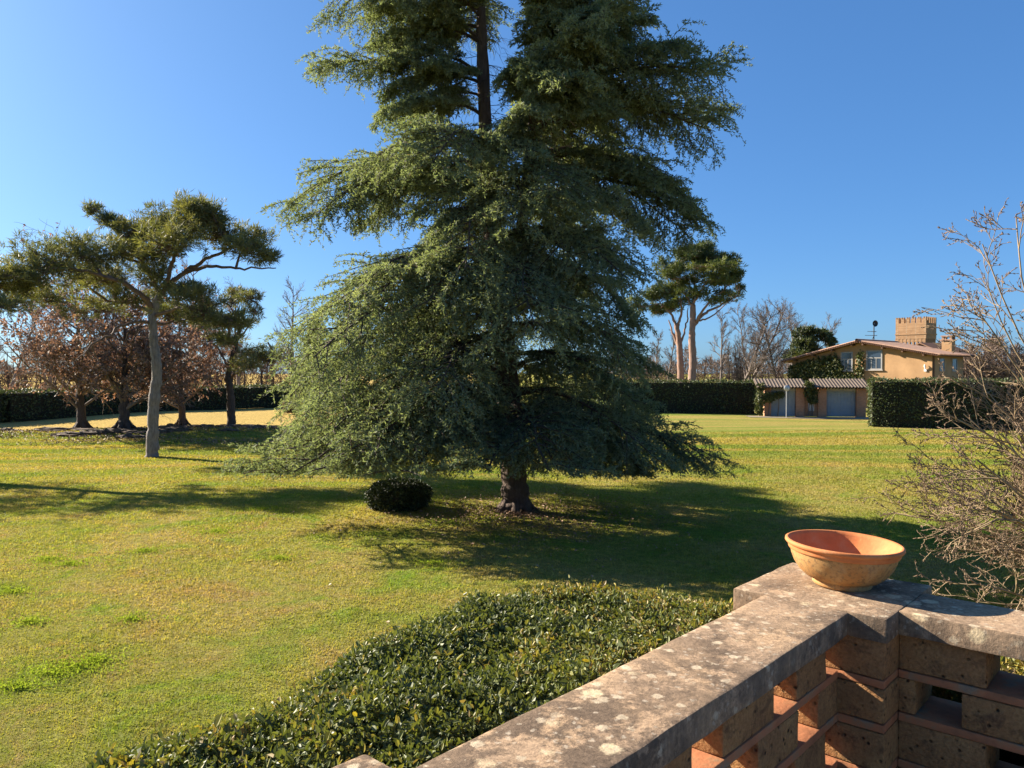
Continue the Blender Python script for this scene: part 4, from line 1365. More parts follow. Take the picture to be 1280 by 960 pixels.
def oak(px, py, h, rmax, label, seed, r, lean=0.0, dens=1.0):
    rng = np.random.default_rng(seed)
    b = ground(px, py)
    b[2] = float(gz(b[0], b[1]))
    e = empty("russet_oak", b, label, "tree", "brown-leaved trees on the left lawn")
    g = Geo()
    T = curve([b - [0, 0, 0.2], b + [0, 0, 0.25], b + [lean * 0.3, 0, 1.0], b + [lean, 0.1, 2.6], b + [lean * 1.4, 0.2, h * 0.55], b + [lean * 1.6, 0.1, h * 0.95]], 6, rng, 0.02)
    tr = np.interp(np.linspace(0, 1, len(T)), [0, 0.10, 0.22, 0.45, 1], [r * 1.9, r * 1.45, r, r * 0.85, 0.03])
    tubes(g, T, tr, 11)
    for k in range(6):
        an = k * 1.05 + rng.random() * 0.5
        dd = np.array([math.cos(an), math.sin(an), 0])
        tubes(g, np.array([b + dd * r * 0.6 + [0, 0, 0.5], b + dd * r * 1.3 + [0, 0, 0.18], b + dd * r * 2.6 + [0, 0, -0.05]]), [r * 0.4, r * 0.45, r * 0.15], 6)
    g.build("trunk", M['bark_dark'], e)
    g = Geo()
    Tp = T[None]
    P1, D1, l1, r1, _ = spawn(rng, Tp, np.array([rmax * 1.25]), np.array([r]), 30, 0.40, 0.98, 1.15, 1.0, shape=0.45, rr=0.38, up=0.14)
    p1, _, rd1 = grow(rng, P1, D1, l1, r1, K=6, jit=0.12, grav=0.012, tip=0.15)
    tubes(g, p1, rd1, 6)
    P2, D2, l2, r2, _ = spawn(rng, p1, l1, rd1[:, 0], 10, 0.2, 1.0, 0.8, 0.42, shape=0.4, rr=0.4)
    p2, _, rd2 = grow(rng, P2, D2, l2, np.maximum(r2, 0.014), K=4, jit=0.18, grav=-0.05, tip=0.4)
    tubes(g, p2, rd2, 4)
    P3, D3, l3, r3, _ = spawn(rng, p2, l2, rd2[:, 0], 6, 0.2, 1.0, 0.8, 0.55, shape=0.3, rr=0.5)
    p3, _, rd3 = grow(rng, P3, D3, l3, np.full(len(P3), 0.010), K=3, jit=0.2, grav=-0.05, tip=0.5)
    tubes(g, p3, rd3, 3)
    g.build("branches", M['bark_brown'], e)
    g = Geo()
    q = 10
    tt = 0.15 + 0.75 * rng.random((len(p3), q))
    P, T3 = lerp_path(p3, tt)
    keep = (P[:, :, 2] - b[2] > 1.55) & (rng.random((len(p3), q)) < 0.72 * dens * np.clip(1.15 - (P[:, :, 2] - b[2] - 3) / (h * 0.75), 0.15, 1))
    P = P[keep]
    n = len(P)
    add_leaves(g, P, nrm(rng.normal(size=(n, 3)) * 0.8 + np.array([0, 0, -0.5])), rdir(rng, n), 0.15 + 0.08 * rng.random(n), 0.09 + 0.04 * rng.random(n), np.clip(rng.normal(0.45, 0.25, n), 0, 1), fold=0.1)
    g.build("leaves", M['leaf_oak'], e)


oak(103, 541, 8.5, 5.6, "russet-leaved tree with flared trunk, leftmost of the row", 31, 0.27, -0.2)
oak(155, 544, 8.0, 4.6, "russet-leaved tree with straight thick trunk just left of the grey pine", 32, 0.29, 0.0)
oak(228, 533, 8.0, 4.6, "russet-leaved tree with flared trunk right of the grey pine", 33, 0.24, -0.15, 0.8)

# ------------------------------------------------------------------ far hedges
def leaf_wall(name, path, w, h, n_per_m2, L, mat, label, seed, zbase=0.0, lump=0.11, group=None):
    """clipped hedge along a path (plan points): a skin of leaves over a shaded core"""
    rng = np.random.default_rng(seed)
    path = np.asarray(path, float)
    c = path.mean(0)
    e = empty(name, (c[0], c[1], zbase), label, "hedge", group)
    g, gc = Geo(), Geo()
    for a, b in zip(path[:-1], path[1:]):
        t = (b - a)
        ln = np.linalg.norm(t)
        t = t / ln
        s = np.array([t[1], -t[0]])
        if s @ (-(a + b) / 2) < 0:
            s = -s

        def put(n, P, nn):
            P = P + nn * (lump * np.sin(P[:, :1] * 1.9 + P[:, 2:] * 2.3) * np.sin(P[:, 1:2] * 1.3 + 1.0 + P[:, 2:] * 1.7)) - nn * rng.random((n, 1)) ** 1.5 * 0.22 + rng.normal(size=(n, 3)) * 0.03
            add_leaves(g, P, nrm(nn * 0.45 + rng.normal(size=(n, 3)) * 0.6), nrm(nn + rng.normal(size=(n, 3)) * 0.7), L * (0.7 + 0.6 * rng.random(n)), L * 0.55 * (0.7 + 0.6 * rng.random(n)), rng.random(n), fold=0.1)
        n = int(ln * h * n_per_m2)
        u, z = rng.random(n) * ln, rng.random(n) * h
        base = a + t * u[:, None] + s * w / 2
        put(n, np.stack([base[:, 0], base[:, 1], zbase + z], 1), np.tile([s[0], s[1], 0.0], (n, 1)))
        n = int(ln * w * n_per_m2)
        u, q = rng.random(n) * ln, (rng.random(n) - 0.5) * w
        base = a + t * u[:, None] + s * q[:, None]
        put(n, np.stack([base[:, 0], base[:, 1], np.full(n, zbase + h)], 1), np.tile([0.0, 0, 1.0], (n, 1)))
        for end, dr in ((a, -t), (b, t)):
            n = int(w * h * n_per_m2)
            q, z = (rng.random(n) - 0.5) * w, rng.random(n) * h
            base = end + s * q[:, None]
            put(n, np.stack([base[:, 0], base[:, 1], zbase + z], 1), np.tile([dr[0], dr[1], 0.0], (n, 1)))
        i = 0.16
        o = np.array([*(a + t * i - s * (w / 2 - i)), zbase])
        box_geo(gc, o, (*(t * (ln - 2 * i)), 0), (*(s * (w - 2 * i)), 0), (0, 0, h - i))
    g.build("foliage", mat, e)
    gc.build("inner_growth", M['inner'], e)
    return e


def pl(px, d):
    return at(px, 480, d)[:2]


leaf_wall("clipped_hedge", [pl(1086, 50.5), pl(1300, 47)], 2.2, 3.0, 130, 0.15, M['leaf_dark'], "tall square clipped hedge right of the garage gates, in front of the house", 41)
leaf_wall("clipped_hedge", [pl(700, 67.0), pl(944, 64.5)], 1.6, 2.75, 90, 0.17, M['leaf_dark'], "long dark clipped hedge left of the garage gates", 42)
leaf_wall("clipped_hedge", [(-48, 38), pl(0, 54), pl(180, 67), pl(380, 80), pl(520, 84)], 1.8, 2.15, 60, 0.20, M['leaf_dark'], "long dark hedge closing the dry field behind the left trees", 43)
leaf_wall("clipped_hedge", [pl(895, 80), pl(985, 78)], 1.4, 2.4, 60, 0.17, M['leaf_dark'], "low green hedge further back, above the hedge left of the garage", 44)

# ------------------------------------------------------------------ garage gates
def garage():
    dG = 61.0
    A, B = pl(952, dG), pl(1085, dG - 1.2)
    t = (B - A)
    ln = np.linalg.norm(t)
    t = t / ln
    s = np.array([t[1], -t[0]])          # towards the viewer
    sc = ln / (1085 - 952)
    zs = lambda py, d=dG: CAM_Z + (465 - py) * d / F_PX
    e = empty("garage", (*((A + B) / 2), 0), "low brick garage with two grey gates under tiled canopies", "garage")
    X = lambda px: (px - 952) * sc
    P = lambda px, off=0.0, z=0.0: np.array([*(A + t * X(px) + s * off), z])
    ztop = 2.25
    # pillars
    for x0, x1 in ((955, 963.5), (995, 1005.5), (1022.5, 1033), (1070, 1081.5)):
        box_obj("pillar", M['brick'], e, P(x0, -0.25, -0.3), (*(t * (X(x1) - X(x0))), 0), (*(s * 0.5), 0), (0, 0, ztop + 0.3))
    # wall between the pillars
    box_obj("wall", M['brick'], e, P(1005.6, -0.20), (*(t * (X(1022.4) - X(1005.6))), 0), (*(s * 0.3), 0), (0, 0, ztop))
    for x0, x1 in ((963.6, 994.9), (1033.1, 1069.9)):
        w = X(x1) - X(x0)
        gate = box_obj("gate", M['gate'], e, P(x0, -0.12), (*(t * w), 0), (*(s * 0.06), 0), (0, 0, 2.0))
        gg = Geo()
        for k in range(9):
            box_geo(gg, P(x0, -0.06, 0.02) + np.array([*(t * (w * (k + 0.5) / 9)), 0]), (*(t * 0.05), 0), (*(s * 0.03), 0), (0, 0, 1.95))
        for z in (0.15, 1.0, 1.85):
            box_geo(gg, P(x0, -0.058, z), (*(t * w), 0), (*(s * 0.022), 0), (0, 0, 0.08))
        gg.build("gate_rail", M['gate'], gate)
        box_obj("lintel", M['lintel'], e, P(x0, -0.18, 2.003), (*(t * w), 0), (*(s * 0.3), 0), (0, 0, ztop - 2.006))
    # canopies of half-round tiles
    for x0, x1 in ((944, 1007), (1016, 1085)):
        g = Geo()
        w = X(x1) - X(x0)
        o = P(x0, 0.75, ztop + 0.02)
        back = np.array([*(-s * 1.9), 0.62])
        box_geo(g, o, (*(t * w), 0), back, (0, 0, 0.07))
        roof = g.build("roof", M['paletile'], e)
        g = Geo()
        n = int(w / 0.24)
        a = np.array([o + np.array([*(t * (w * (k + 0.5) / n)), 0.02]) for k in range(n)])
        pts = np.stack([a + back * q for q in np.linspace(-0.03, 1.0, 6)], 1)
        tubes(g, pts, np.full(pts.shape[:2], 0.085), 8, cap=True)
        g.build("roof_tiles", M['paletile'], roof)
    # meter box on the wall
    box_obj("meter_box", M['white'], e, P(1010.5, 0.12, 0.45), (*(t * 0.42), 0), (*(s * 0.12), 0), (0, 0, 0.62))
    # gravel strip in front
    g = Geo()
    uu = np.linspace(930, 1095, 40)
    ww = np.linspace(0.3, 2.6, 6)
    q = np.array([P(x_, w_) for w_ in ww for x_ in uu])
    q[:, 2] = gz(q[:, 0], q[:, 1]) + 0.03
    ii = np.arange(240).reshape(6, 40)
    g.add(q, np.stack([ii[:-1, :-1], ii[1:, :-1], ii[1:, 1:], ii[:-1, 1:]], -1).reshape(-1, 4))
    o = g.build("gravel_drive", plain("pale_gravel", (0.20, 0.17, 0.12), (0.30, 0.25, 0.18), scale=12, bmp=0.6))
    o["kind"] = "structure"
    # climbers on the garage
    rng = np.random.default_rng(77)

    def climber(label, spots, n, seed):
        rr = np.random.default_rng(seed)
        cl = empty("climbing_plant", P(spots[0][0], 0.4, 0.1), label, "climbing plant", "climbing plants on the garage")
        g = Geo()
        for px, py, rx, rz in spots:
            C = P(px, 0.45, zs(py))
            k = n
            d = rdir(rr, k) * (rr.random((k, 1)) ** 0.4)
            Q = C + d * np.array([rx * sc, 0.35, rz * sc])
            add_leaves(g, Q, rdir(rr, k), rdir(rr, k), 0.16 + 0.08 * rr.random(k), 0.10, rr.random(k), fold=0.1)
        g.build("foliage", M['leaf_ivy'], cl)
        g = Geo()
        for px, py, rx, rz in spots:
            c = curve([P(px, 0.3, 0.05), P(px + 1, 0.35, 1.0), P(px, 0.4, zs(py))], 5)
            tubes(g, c, np.linspace(0.05, 0.02, len(c)), 5)
        g.build("stem", M['bark_brown'], cl)
    climber("yellowish climber spilling over the left end of the garage", [(949, 499, 7, 12), (960, 497, 9, 7), (972, 493, 9, 4), (950, 484, 6, 5), (948, 512, 5, 6)], 420, 5)
    climber("dark climber hanging between the two tiled canopies", [(1013, 490, 9, 10), (1010, 482, 7, 5), (1015, 500, 6, 4)], 480, 6)


garage()

# convex traffic mirror on a pole
mb = at(983, 519, 59.0)
mb[2] = 0.03
mz = CAM_Z + (465 - 486) * 59.0 / F_PX
e = empty("mirror_post", mb, "thin grey post with round convex mirror before the left garage gate", "mirror post")
g = Geo()
tubes(g, np.array([mb, [mb[0], mb[1], mz + 0.2]]), [0.035, 0.035], 8, cap=True)
g.build("pole", M['steel'], e)
g = Geo()
th_ = np.linspace(0, 2 * math.pi, 25)[:-1]
rings = [(0.23, 0.0), (0.20, -0.04), (0.13, -0.07), (0.02, -0.085)]
v = np.array([[mb[0] + r * math.cos(a), mb[1] - 0.06 + y, mz + 0.05 + r * math.sin(a)] for r, y in rings for a in th_])
f = [[i * 24 + j, i * 24 + (j + 1) % 24, (i + 1) * 24 + (j + 1) % 24, (i + 1) * 24 + j] for i in range(3) for j in range(24)]
g.add(v, f, None, 0, True)
g.build("mirror", M['mirror'], e)


# ------------------------------------------------------------------ the house
def solve(px, P, dr):
    """how far along dr from P the column px of the photograph is met"""
    r = (px - 640) / F_PX
    return (r * P[1] - P[0]) / (dr[0] - r * dr[1])


def house():
    C = pl(1165, 70.0)                       # near corner
    wl = np.array([-0.65, 0.76])             # gable wall, going left and away
    bk = np.array([0.76, 0.65])              # side wall, going back
    nf = -bk                                 # outward normal of the gable
    wid = solve(990, C, wl)
    ap = solve(1075, C, wl)
    dep = 7.5
    ze = 5.05
    ze2 = 4.65
    za = 6.35
    e = empty("house", (*(C + wl * wid / 2), 0), "ochre gabled house with ivy on its wall and two tall windows", "house")

    def W(s_, z, off=0.0, b=0.0):
        return np.array([*(C + wl * s_ + nf * off + bk * b), z])
    g = Geo()
    front = [W(0, 0), W(wid, 0), W(wid, ze2), W(ap, za), W(0, ze)]
    back = [p + np.array([*(bk * dep), 0]) for p in front]
    v = np.array(front + back)
    g.add(v, [[0, 1, 2, 3, 4][::-1], [5, 6, 7, 8, 9]])
    g.add(v, [[0, 4, 9, 5], [1, 6, 7, 2], [0, 5, 6, 1]])
    g.build("wall", M['plaster'], e)
    # roof: two slabs with an overhang, tiled
    ov, th = 0.75, 0.14
    roof = Geo()
    tiles = Geo()
    for s0, z0, s1, z1 in ((0, ze, ap, za), (wid, ze2, ap, za)):
        d = np.array([s1 - s0, z1 - z0])
        d = d / np.linalg.norm(d)
        s00, z00 = s0 - d[0] * ov, z0 - d[1] * ov
        a = W(s00, z00 + 0.02, ov)
        b_ = W(s1, z1 + 0.02, ov)
        L_ = np.array([*(bk * (dep + 2 * ov)), 0])
        box_geo(roof, a, b_ - a, L_, (0, 0, th))
        n = int((dep + 2 * ov) / 0.30)
        pa = np.array([a + L_ * (k + 0.5) / n + np.array([0, 0, th + 0.02]) for k in range(n)])
        pts = np.stack([pa + (b_ - a) * q for q in np.linspace(-0.02, 1.0, 6)], 1)
        tubes(tiles, pts, np.full(pts.shape[:2], 0.11), 8, cap=True)
    ro = roof.build("roof", M['soffit'], e)
    a = W(ap, za + th + 0.10, ov + 0.05)
    tubes(tiles, np.array([a, a + np.array([*(bk * (dep + 1.6)), 0])]), [0.15, 0.15], 8, cap=True)
    tiles.build("roof_tiles", M['tile'], ro)
    g = Geo()
    for s0, z0, s1, z1 in ((0, ze, ap, za), (wid, ze2, ap, za)):
        d = np.array([s1 - s0, z1 - z0])
        d = d / np.linalg.norm(d)
        a = W(s0 - d[0] * ov, z0 - d[1] * ov + 0.10, ov + 0.03)
        b_ = W(s1, z1 + 0.10, ov + 0.03)
        n = 44
        pa = np.array([a + (b_ - a) * (k + 0.5) / n for k in range(n)])
        pts = np.stack([pa, pa + np.array([*(bk * 0.4), 0])], 1)
        tubes(g, pts, np.full(pts.shape[:2], 0.10), 7, cap=True)
    g.build("verge_tiles", M['tile'], ro)
    # purlin ends under the verge
    for q in np.linspace(0.08, 0.92, 4):
        for s0, z0 in ((0, ze), (wid, ze2)):
            g = Geo()
            s_ = s0 + (ap - s0) * q
            z_ = z0 + (za - z0) * q - 0.17
            box_geo(g, W(s_ - 0.08, z_, ov - 0.05), (*(wl * 0.16), 0), (*(bk * (ov - 0.05)), 0), (0, 0, 0.15))
            g.build("purlin", M['soffit'], ro)
    # windows
    for x0, x1, y0, y1, sl in ((1051, 1066, 440, 463, 0.45), (1083, 1103, 438, 462, -0.35)):
        s0, s1 = solve(x0, C, wl), solve(x1, C, wl)
        dd = C[1] + wl[1] * (s0 + s1) / 2
        zt, zb = CAM_Z + (465 - y0) * dd / F_PX, CAM_Z + (465 - y1) * dd / F_PX
        lo, hi = min(s0, s1), max(s0, s1)
        fr = Geo()
        fw = 0.12
        box_geo(fr, W(lo, zb, 0.08), (*(wl * fw), 0), (*(bk * 0.10), 0), (0, 0, zt - zb))
        box_geo(fr, W(hi - fw, zb, 0.08), (*(wl * fw), 0), (*(bk * 0.10), 0), (0, 0, zt - zb))
        for z_ in (zb, zb + (zt - zb) * 0.58, zt - 0.1):
            box_geo(fr, W(lo + fw, z_, 0.077), (*(wl * (hi - lo - 2 * fw)), 0), (*(bk * 0.09), 0), (0, 0, 0.10))
        for q in (0.36, 0.66):
            box_geo(fr, W(lo + (hi - lo) * q, zb + 0.1, 0.072), (*(wl * 0.05), 0), (*(bk * 0.07), 0), (0, 0, (zt - zb) * 0.58 - 0.1))
        win = fr.build("window", M['frame'], e)
        box_obj("pane", M['glass'], win, W(lo + fw * 0.5, zb + 0.03, 0.045), (*(wl * (hi - lo - fw)), 0), (*(bk * 0.03), 0), (0, 0, zt - zb - 0.06))
        box_obj("sill", M['lintel'], win, W(lo - 0.08, zb - 0.10, 0.15), (*(wl * (hi - lo + 0.16)), 0), (*(bk * 0.149), 0), (0, 0, 0.096))
    # side windows in the shaded wall
    for b0 in (1.6, 4.6):
        fr = Geo()
        o = np.array([*(C + bk * b0), 3.55])
        out = -wl
        for q in (0.0, 1.1):
            box_geo(fr, o + np.array([*(bk * q), 0]), (*(bk * 0.1), 0), (*(out * 0.06), 0), (0, 0, 1.25))
        for q in (0.0, 1.15):
            box_geo(fr, o + np.array([*(bk * 0.102), q]), (*(bk * 0.996), 0), (*(out * 0.06), 0), (0, 0, 0.1))
        win = fr.build("window", M['frame'], e)
        box_obj("pane", M['glass'], win, o + np.array([*(bk * 0.05), 0.03]), (*(bk * 1.1), 0), (*(out * 0.03), 0), (0, 0, 1.2))
    # round wall lamp and its plaque
    s_ = solve(1157, C, wl)
    lp = Geo()
    box_geo(lp, W(s_ - 0.1, 3.55, 0.09), (*(wl * 0.22), 0), (*(bk * 0.088), 0), (0, 0, 0.22))
    tubes(lp, np.array([W(s_, 3.80, 0.11), W(s_, 4.05, 0.20), W(s_ + .05, 4.2, 0.12)]), [0.05, 0.08, 0.03], 7, cap=True)
    lp.build("wall_lamp", M['white'], e)
    # downpipe on the near corner
    g = Geo()
    tubes(g, np.array([W(-0.10, 0.1, -0.15), W(-0.10, ze - 0.1, -0.15)]), [0.06, 0.06], 7)
    g.build("downpipe", M['soffit'], e)
    # chimney
    cx = np.array([*(C + bk * 6.2 + wl * 0.6), 0])
    ch = Geo()
    box_geo(ch, cx + [0, 0, 5.0], (*(wl * 0.9), 0), (*(bk * 0.9), 0), (0, 0, 1.55))
    cho = ch.build("chimney", M['plaster'], e)
    ch = Geo()
    box_geo(ch, cx + np.array([*(-(wl + bk) * 0.1), 6.553]), (*(wl * 1.1), 0), (*(bk * 1.1), 0), (0, 0, 0.14))
    for i_ in range(2):
        for j_ in range(2):
            box_geo(ch, cx + np.array([*(wl * 0.7 * i_ + bk * 0.7 * j_), 6.696]), (*(wl * 0.2), 0), (*(bk * 0.2), 0), (0, 0, 0.25))
    box_geo(ch, cx + np.array([*(-(wl + bk) * 0.08), 6.949]), (*(wl * 1.06), 0), (*(bk * 1.06), 0), (0, 0, 0.10))
    ch.build("chimney_cap", M['tile'], cho)
    # ivy over the left half of the gable
    rng = np.random.default_rng(15)
    n = 16000
    s_ = rng.random(n) * (wid + 0.3)
    z = rng.random(n) * 6.2
    px = 640 + F_PX * (C[0] + wl[0] * s_) / (C[1] + wl[1] * s_)
    dd = C[1] + wl[1] * s_
    py = 465 - (z - CAM_Z) * F_PX / dd
    rim = np.interp(px, [988, 1000, 1020, 1040, 1049, 1056, 1068, 1072, 1078, 1081], [460, 452, 450, 444, 446, 466, 466, 446, 437, 440])
    edge = 2.5 * np.sin(px * 0.9) + 1.5 * np.sin(px * 2.3 + 1)
    roofz = np.where(s_ > ap, ze2 + (za - ze2) * (wid - s_) / (wid - ap), ze + (za - ze) * s_ / ap) - 0.35
    ok = (py > rim + edge) & (px < 1081 + 0.6 * edge) & (z < roofz)
    s_, z = s_[ok], z[ok]
    n = len(s_)
    Q = np.array([W(a, b_, 0.06 + 0.30 * c) for a, b_, c in zip(s_, z, rng.random(n) ** 1.5)])
    iv = empty("ivy", W(wid * 0.7, 0.05, 0.2), "green ivy covering the left half of the house gable", "ivy")
    g = Geo()
    nn = np.tile([nf[0], nf[1], 0.25], (n, 1))
    add_leaves(g, Q, nrm(rng.normal(size=(n, 3)) * 0.6 + nn * 0.4 - [0, 0, 0.3]), nrm(nn + rng.normal(size=(n, 3)) * 0.6), 0.20 + 0.10 * rng.random(n), 0.16 + 0.05 * rng.random(n), rng.random(n), fold=0.1)
    g.build("foliage", M['leaf_ivy'], iv)
    g = Geo()
    for k in range(7):
        x = ap + 0.3 + k * 0.9
        if x > wid:
            break
        c = curve([W(x, 0.0, 0.05), W(x + 0.3, 1.5, 0.05), W(x - 0.1, 3.2, 0.05), W(x + 0.1, 3.9, 0.05)], 5)
        tubes(g, c, np.linspace(0.06, 0.02, len(c)), 5)
    g.build("stem", M['bark_brown'], iv)
    # aerial with dish behind the ridge
    ab = np.array([*(C + wl * ap + bk * 4.0), za + 0.2])
    pz = solve(1092, C + bk * 5.0, wl)
    ab = np.array([*(C + bk * 5.0 + wl * pz), za - 0.2])
    aer = empty("roof_aerial", ab, "thin roof aerial with a small dish above the house ridge", "aerial")
    g = Geo()
    top = CAM_Z + (465 - 404) * ab[1] / F_PX
    tubes(g, np.array([ab, [ab[0], ab[1], top]]), [0.05, 0.05], 6, cap=True)
    for zz, w in ((top - 0.85, 0.55), (top - 1.25, 0.75)):
        tubes(g, np.array([[ab[0] - w * 1.2, ab[1], zz], [ab[0] + w * 0.4, ab[1], zz - 0.03]]), [0.025, 0.025], 5, cap=True)
        for q in np.linspace(-1.0, 0.3, 5):
            tubes(g, np.array([[ab[0] + q * w, ab[1] - 0.25, zz], [ab[0] + q * w, ab[1] + 0.25, zz]]), [0.015, 0.015], 4)
    tubes(g, np.array([[ab[0], ab[1], top - 1.3], [ab[0] - 0.45, ab[1], top - 2.3]]), [0.03, 0.03], 5)
    g.build("mast", M['dark'], aer)
    g = Geo()
    cc = np.array([ab[0] + 0.02, ab[1] - 0.12, top - 0.05])
    v, f = [], []
    for r_, y_ in ((0.33, -0.12), (0.24, -0.03), (0.12, 0.02), (0.02, 0.03)):
        v += [[cc[0] + r_ * math.cos(a) * 0.85, cc[1] + y_, cc[2] + r_ * math.sin(a)] for a in th_]
    g.add(np.array(v), [[i * 24 + j, i * 24 + (j + 1) % 24, (i + 1) * 24 + (j + 1) % 24, (i + 1) * 24 + j] for i in range(3) for j in range(24)], None, 0, True)
    g.build("dish", M['dark'], aer)


house()


# ------------------------------------------------------------------ crenellated tower
def tower():
    C = pl(1157, 122.0)
    wl = np.array([-0.65, 0.76])
    bk = np.array([0.76, 0.65])
    a = solve(1119, C, wl)
    b = solve(1170, C, bk)
    zt = CAM_Z + (465 - 403) * 122 / F_PX
    zmid = CAM_Z + (465 - 417) * 122 / F_PX
    zlow = CAM_Z + (465 - 430) * 122 / F_PX
    e = empty("castle_tower", (*(C + wl * a / 2 + bk * b / 2), 0), "square ochre brick tower with swallowtail battlements behind the house", "tower")

    def bx(name, mat, s0, s1, b0, b1, z0, z1, par=e):
        return box_obj(name, mat, par, np.array([*(C + wl * s0 + bk * b0), z0]), (*(wl * (s1 - s0)), 0), (*(bk * (b1 - b0)), 0), (0, 0, z1 - z0))
    i = 0.45
    bx("shaft", M['towerbrick'], i, a - i, i, b - i, 0, zlow)
    bx("upper_storey", M['towerbrick'], 0, a, 0, b, zlow + 0.9, zt)
    bx("string_course", M['towerbrick'], -0.08, a + 0.08, -0.08, b + 0.08, zmid - 0.1, zmid + 0.1)
    # corbel arches
    g = Geo()
    for k in range(8):
        s0 = a * (k + 0.15) / 8
        box_geo(g, np.array([*(C + wl * s0 + bk * 0.02), zlow - 0.9]), (*(wl * a * 0.5 / 8), 0), (*(bk * (i + 0.02)), 0), (0, 0, 1.8))
        box_geo(g, np.array([*(C + wl * (s0 + a * 0.5 / 8 + 0.002) + bk * 0.05), zlow + 0.35]), (*(wl * (a * 0.5 / 8 - 0.004)), 0), (*(bk * i), 0), (0, 0, 0.549))
        box_geo(g, np.array([*(C + bk * (b * (k + 0.15) / 8) + wl * 0.02), zlow - 0.9]), (*(bk * b * 0.5 / 8), 0), (*(wl * (i + 0.02)), 0), (0, 0, 1.798))
    g.build("corbels", M['towerbrick'], e)
    # swallowtail merlons
    n = 6
    for k in range(n):
        for side in range(2):
            ln = a if side == 0 else b
            d = wl if side == 0 else bk
            dep = bk if side == 0 else wl
            if side == 1 and k == 0:
                continue
            w = ln / (n + (n - 1) * 0.75)
            o2 = C + d * (k * w * 1.75) + dep * 0.0
            for far in (0, 1):
                oo = o2 + dep * (far * ((b if side == 0 else a) - 0.35))
                if side == 1 and (k == n - 1) and far == 1:
                    continue
                pr = [(0, 0), (w, 0), (w, 0.95), (w * 0.75, 0.95), (w * 0.5, 0.62), (w * 0.25, 0.95), (0, 0.95)]
                v = [np.array([*(oo + d * x), zt + 0.003 + z]) for x, z in pr]
                v += [p + np.array([*(dep * 0.35), 0]) for p in v]
                g = Geo()
                m = len(pr)
                g.add(np.array(v), [[0, 1, 2, 3, 4, 5, 6]])
                g.add(np.array(v), [list(range(m, 2 * m))[::-1]])
                g.add(np.array(v), [[(q + 1) % m, q, q + m, (q + 1) % m + m] for q in range(m)])
                g.build("merlon", M['towerbrick'], e)
    # lower wing with battlements, left of the tower, and dark roof right of it
    C2 = pl(1098, 124)
    w2 = empty("castle_wing", (*C2, 0), "low crenellated brick wall just left of the tower", "castle wing")
    s1 = solve(1116, C2, -wl)
    zt2 = CAM_Z + (465 - 437) * 124 / F_PX
    box_obj("wall", M['towerbrick'], w2, np.array([*C2, 0]), (*(-wl * s1), 0), (*(bk * 3), 0), (0, 0, zt2))
    for k in range(4):
        box_obj("merlon", M['towerbrick'], w2, np.array([*(C2 - wl * (s1 * (k + 0.1) / 4)), zt2 + 0.003]), (*(-wl * s1 * 0.6 / 4), 0), (*(bk * 0.35), 0), (0, 0, 0.85))
    C3 = pl(1172, 105)
    t3 = np.array([0.95, 0.31])
    s3 = solve(1202, C3, t3)
    w3 = empty("outbuilding", (*C3, 0), "grey-roofed building between the tower and the house chimney", "house")
    zr = CAM_Z + (465 - 430) * 105 / F_PX
    box_obj("wall", M['lintel'], w3, np.array([*C3, 0]), (*(t3 * s3), 0), (-t3[1] * 5, t3[0] * 5, 0), (0, 0, zr - 1.0))
    g = Geo()
    n3 = np.array([t3[1], -t3[0]])
    box_geo(g, np.array([*(C3 - t3 * 0.4 + n3 * 0.5), zr - 1.1]), (*(t3 * (s3 + 0.8)), 0), (*(-n3 * 3.2), 1.25), (0, 0, 0.15))
    box_geo(g, np.array([*(C3 - t3 * 0.4 - n3 * 2.72), zr + 0.14]), (*(t3 * (s3 + 0.8)), 0), (*(-n3 * 3.2), -1.25), (0, 0, 0.15))
    g.build("roof", M['soffit'], w3)


tower()

# ------------------------------------------------------------------ umbrella pines
b = at(866, 500, 74)
b[2] = 0
pine("umbrella_pine", b,
     [(866, 512, 0), (865, 480, 0), (866, 450, 0), (865, 425, 0), (866, 395, 0), (866, 380, 0)], 74.0, (0.42, 0.25),
     [([(866, 410, 0), (880, 392, .4), (900, 382, .8), (924, 368, 1)], 0.18, 0.05), ([(866, 385, 0), (856, 368, .5), (845, 350, 1)], 0.16, 0.04), ([(866, 380, 0), (878, 360, -.5), (888, 345, -1)], 0.15, 0.04), ([(868, 405, 0), (884, 380, -1), (905, 362, -1.5), (915, 350, -2)], 0.14, 0.04), ([(866, 390, 0), (868, 360, 1), (870, 335, 1)], 0.13, 0.04), ([(872, 402, 0), (890, 395, 1), (910, 378, 2)], 0.1, 0.04)],
     [(868, 318, 24, 10, 0, 240), (893, 320, 22, 10, -.5, 220), (850, 326, 18, 10, .8, 160), (912, 333, 18, 11, .5, 170), (880, 330, 30, 10, -1.5, 200), (921, 345, 10, 9, 0, 80), (905, 352, 20, 8, 1, 110), (890, 348, 22, 9, -1.5, 110), (865, 345, 22, 10, 1.5, 110), (845, 345, 18, 10, 0, 100), (905, 365, 14, 4, -1, 36), (925, 360, 7, 5, 1, 24), (835, 335, 16, 12, 1, 90), (880, 362, 24, 9, 0, 90), (915, 374, 14, 6, .6, 50), (852, 372, 18, 9, 1, 80), (890, 378, 16, 6, -1, 40), (858, 312, 14, 7, 0, 80), (885, 312, 16, 7, .6, 100)],
     "tall umbrella pine with single clear trunk and domed crown beyond the hedge", 12, M['bark_red'], M['bark_red'], M['needle_umb'], L=0.42, W=0.06, k=12, group="umbrella pines beyond the hedge")
b = at(850, 500, 76)
b[2] = 0
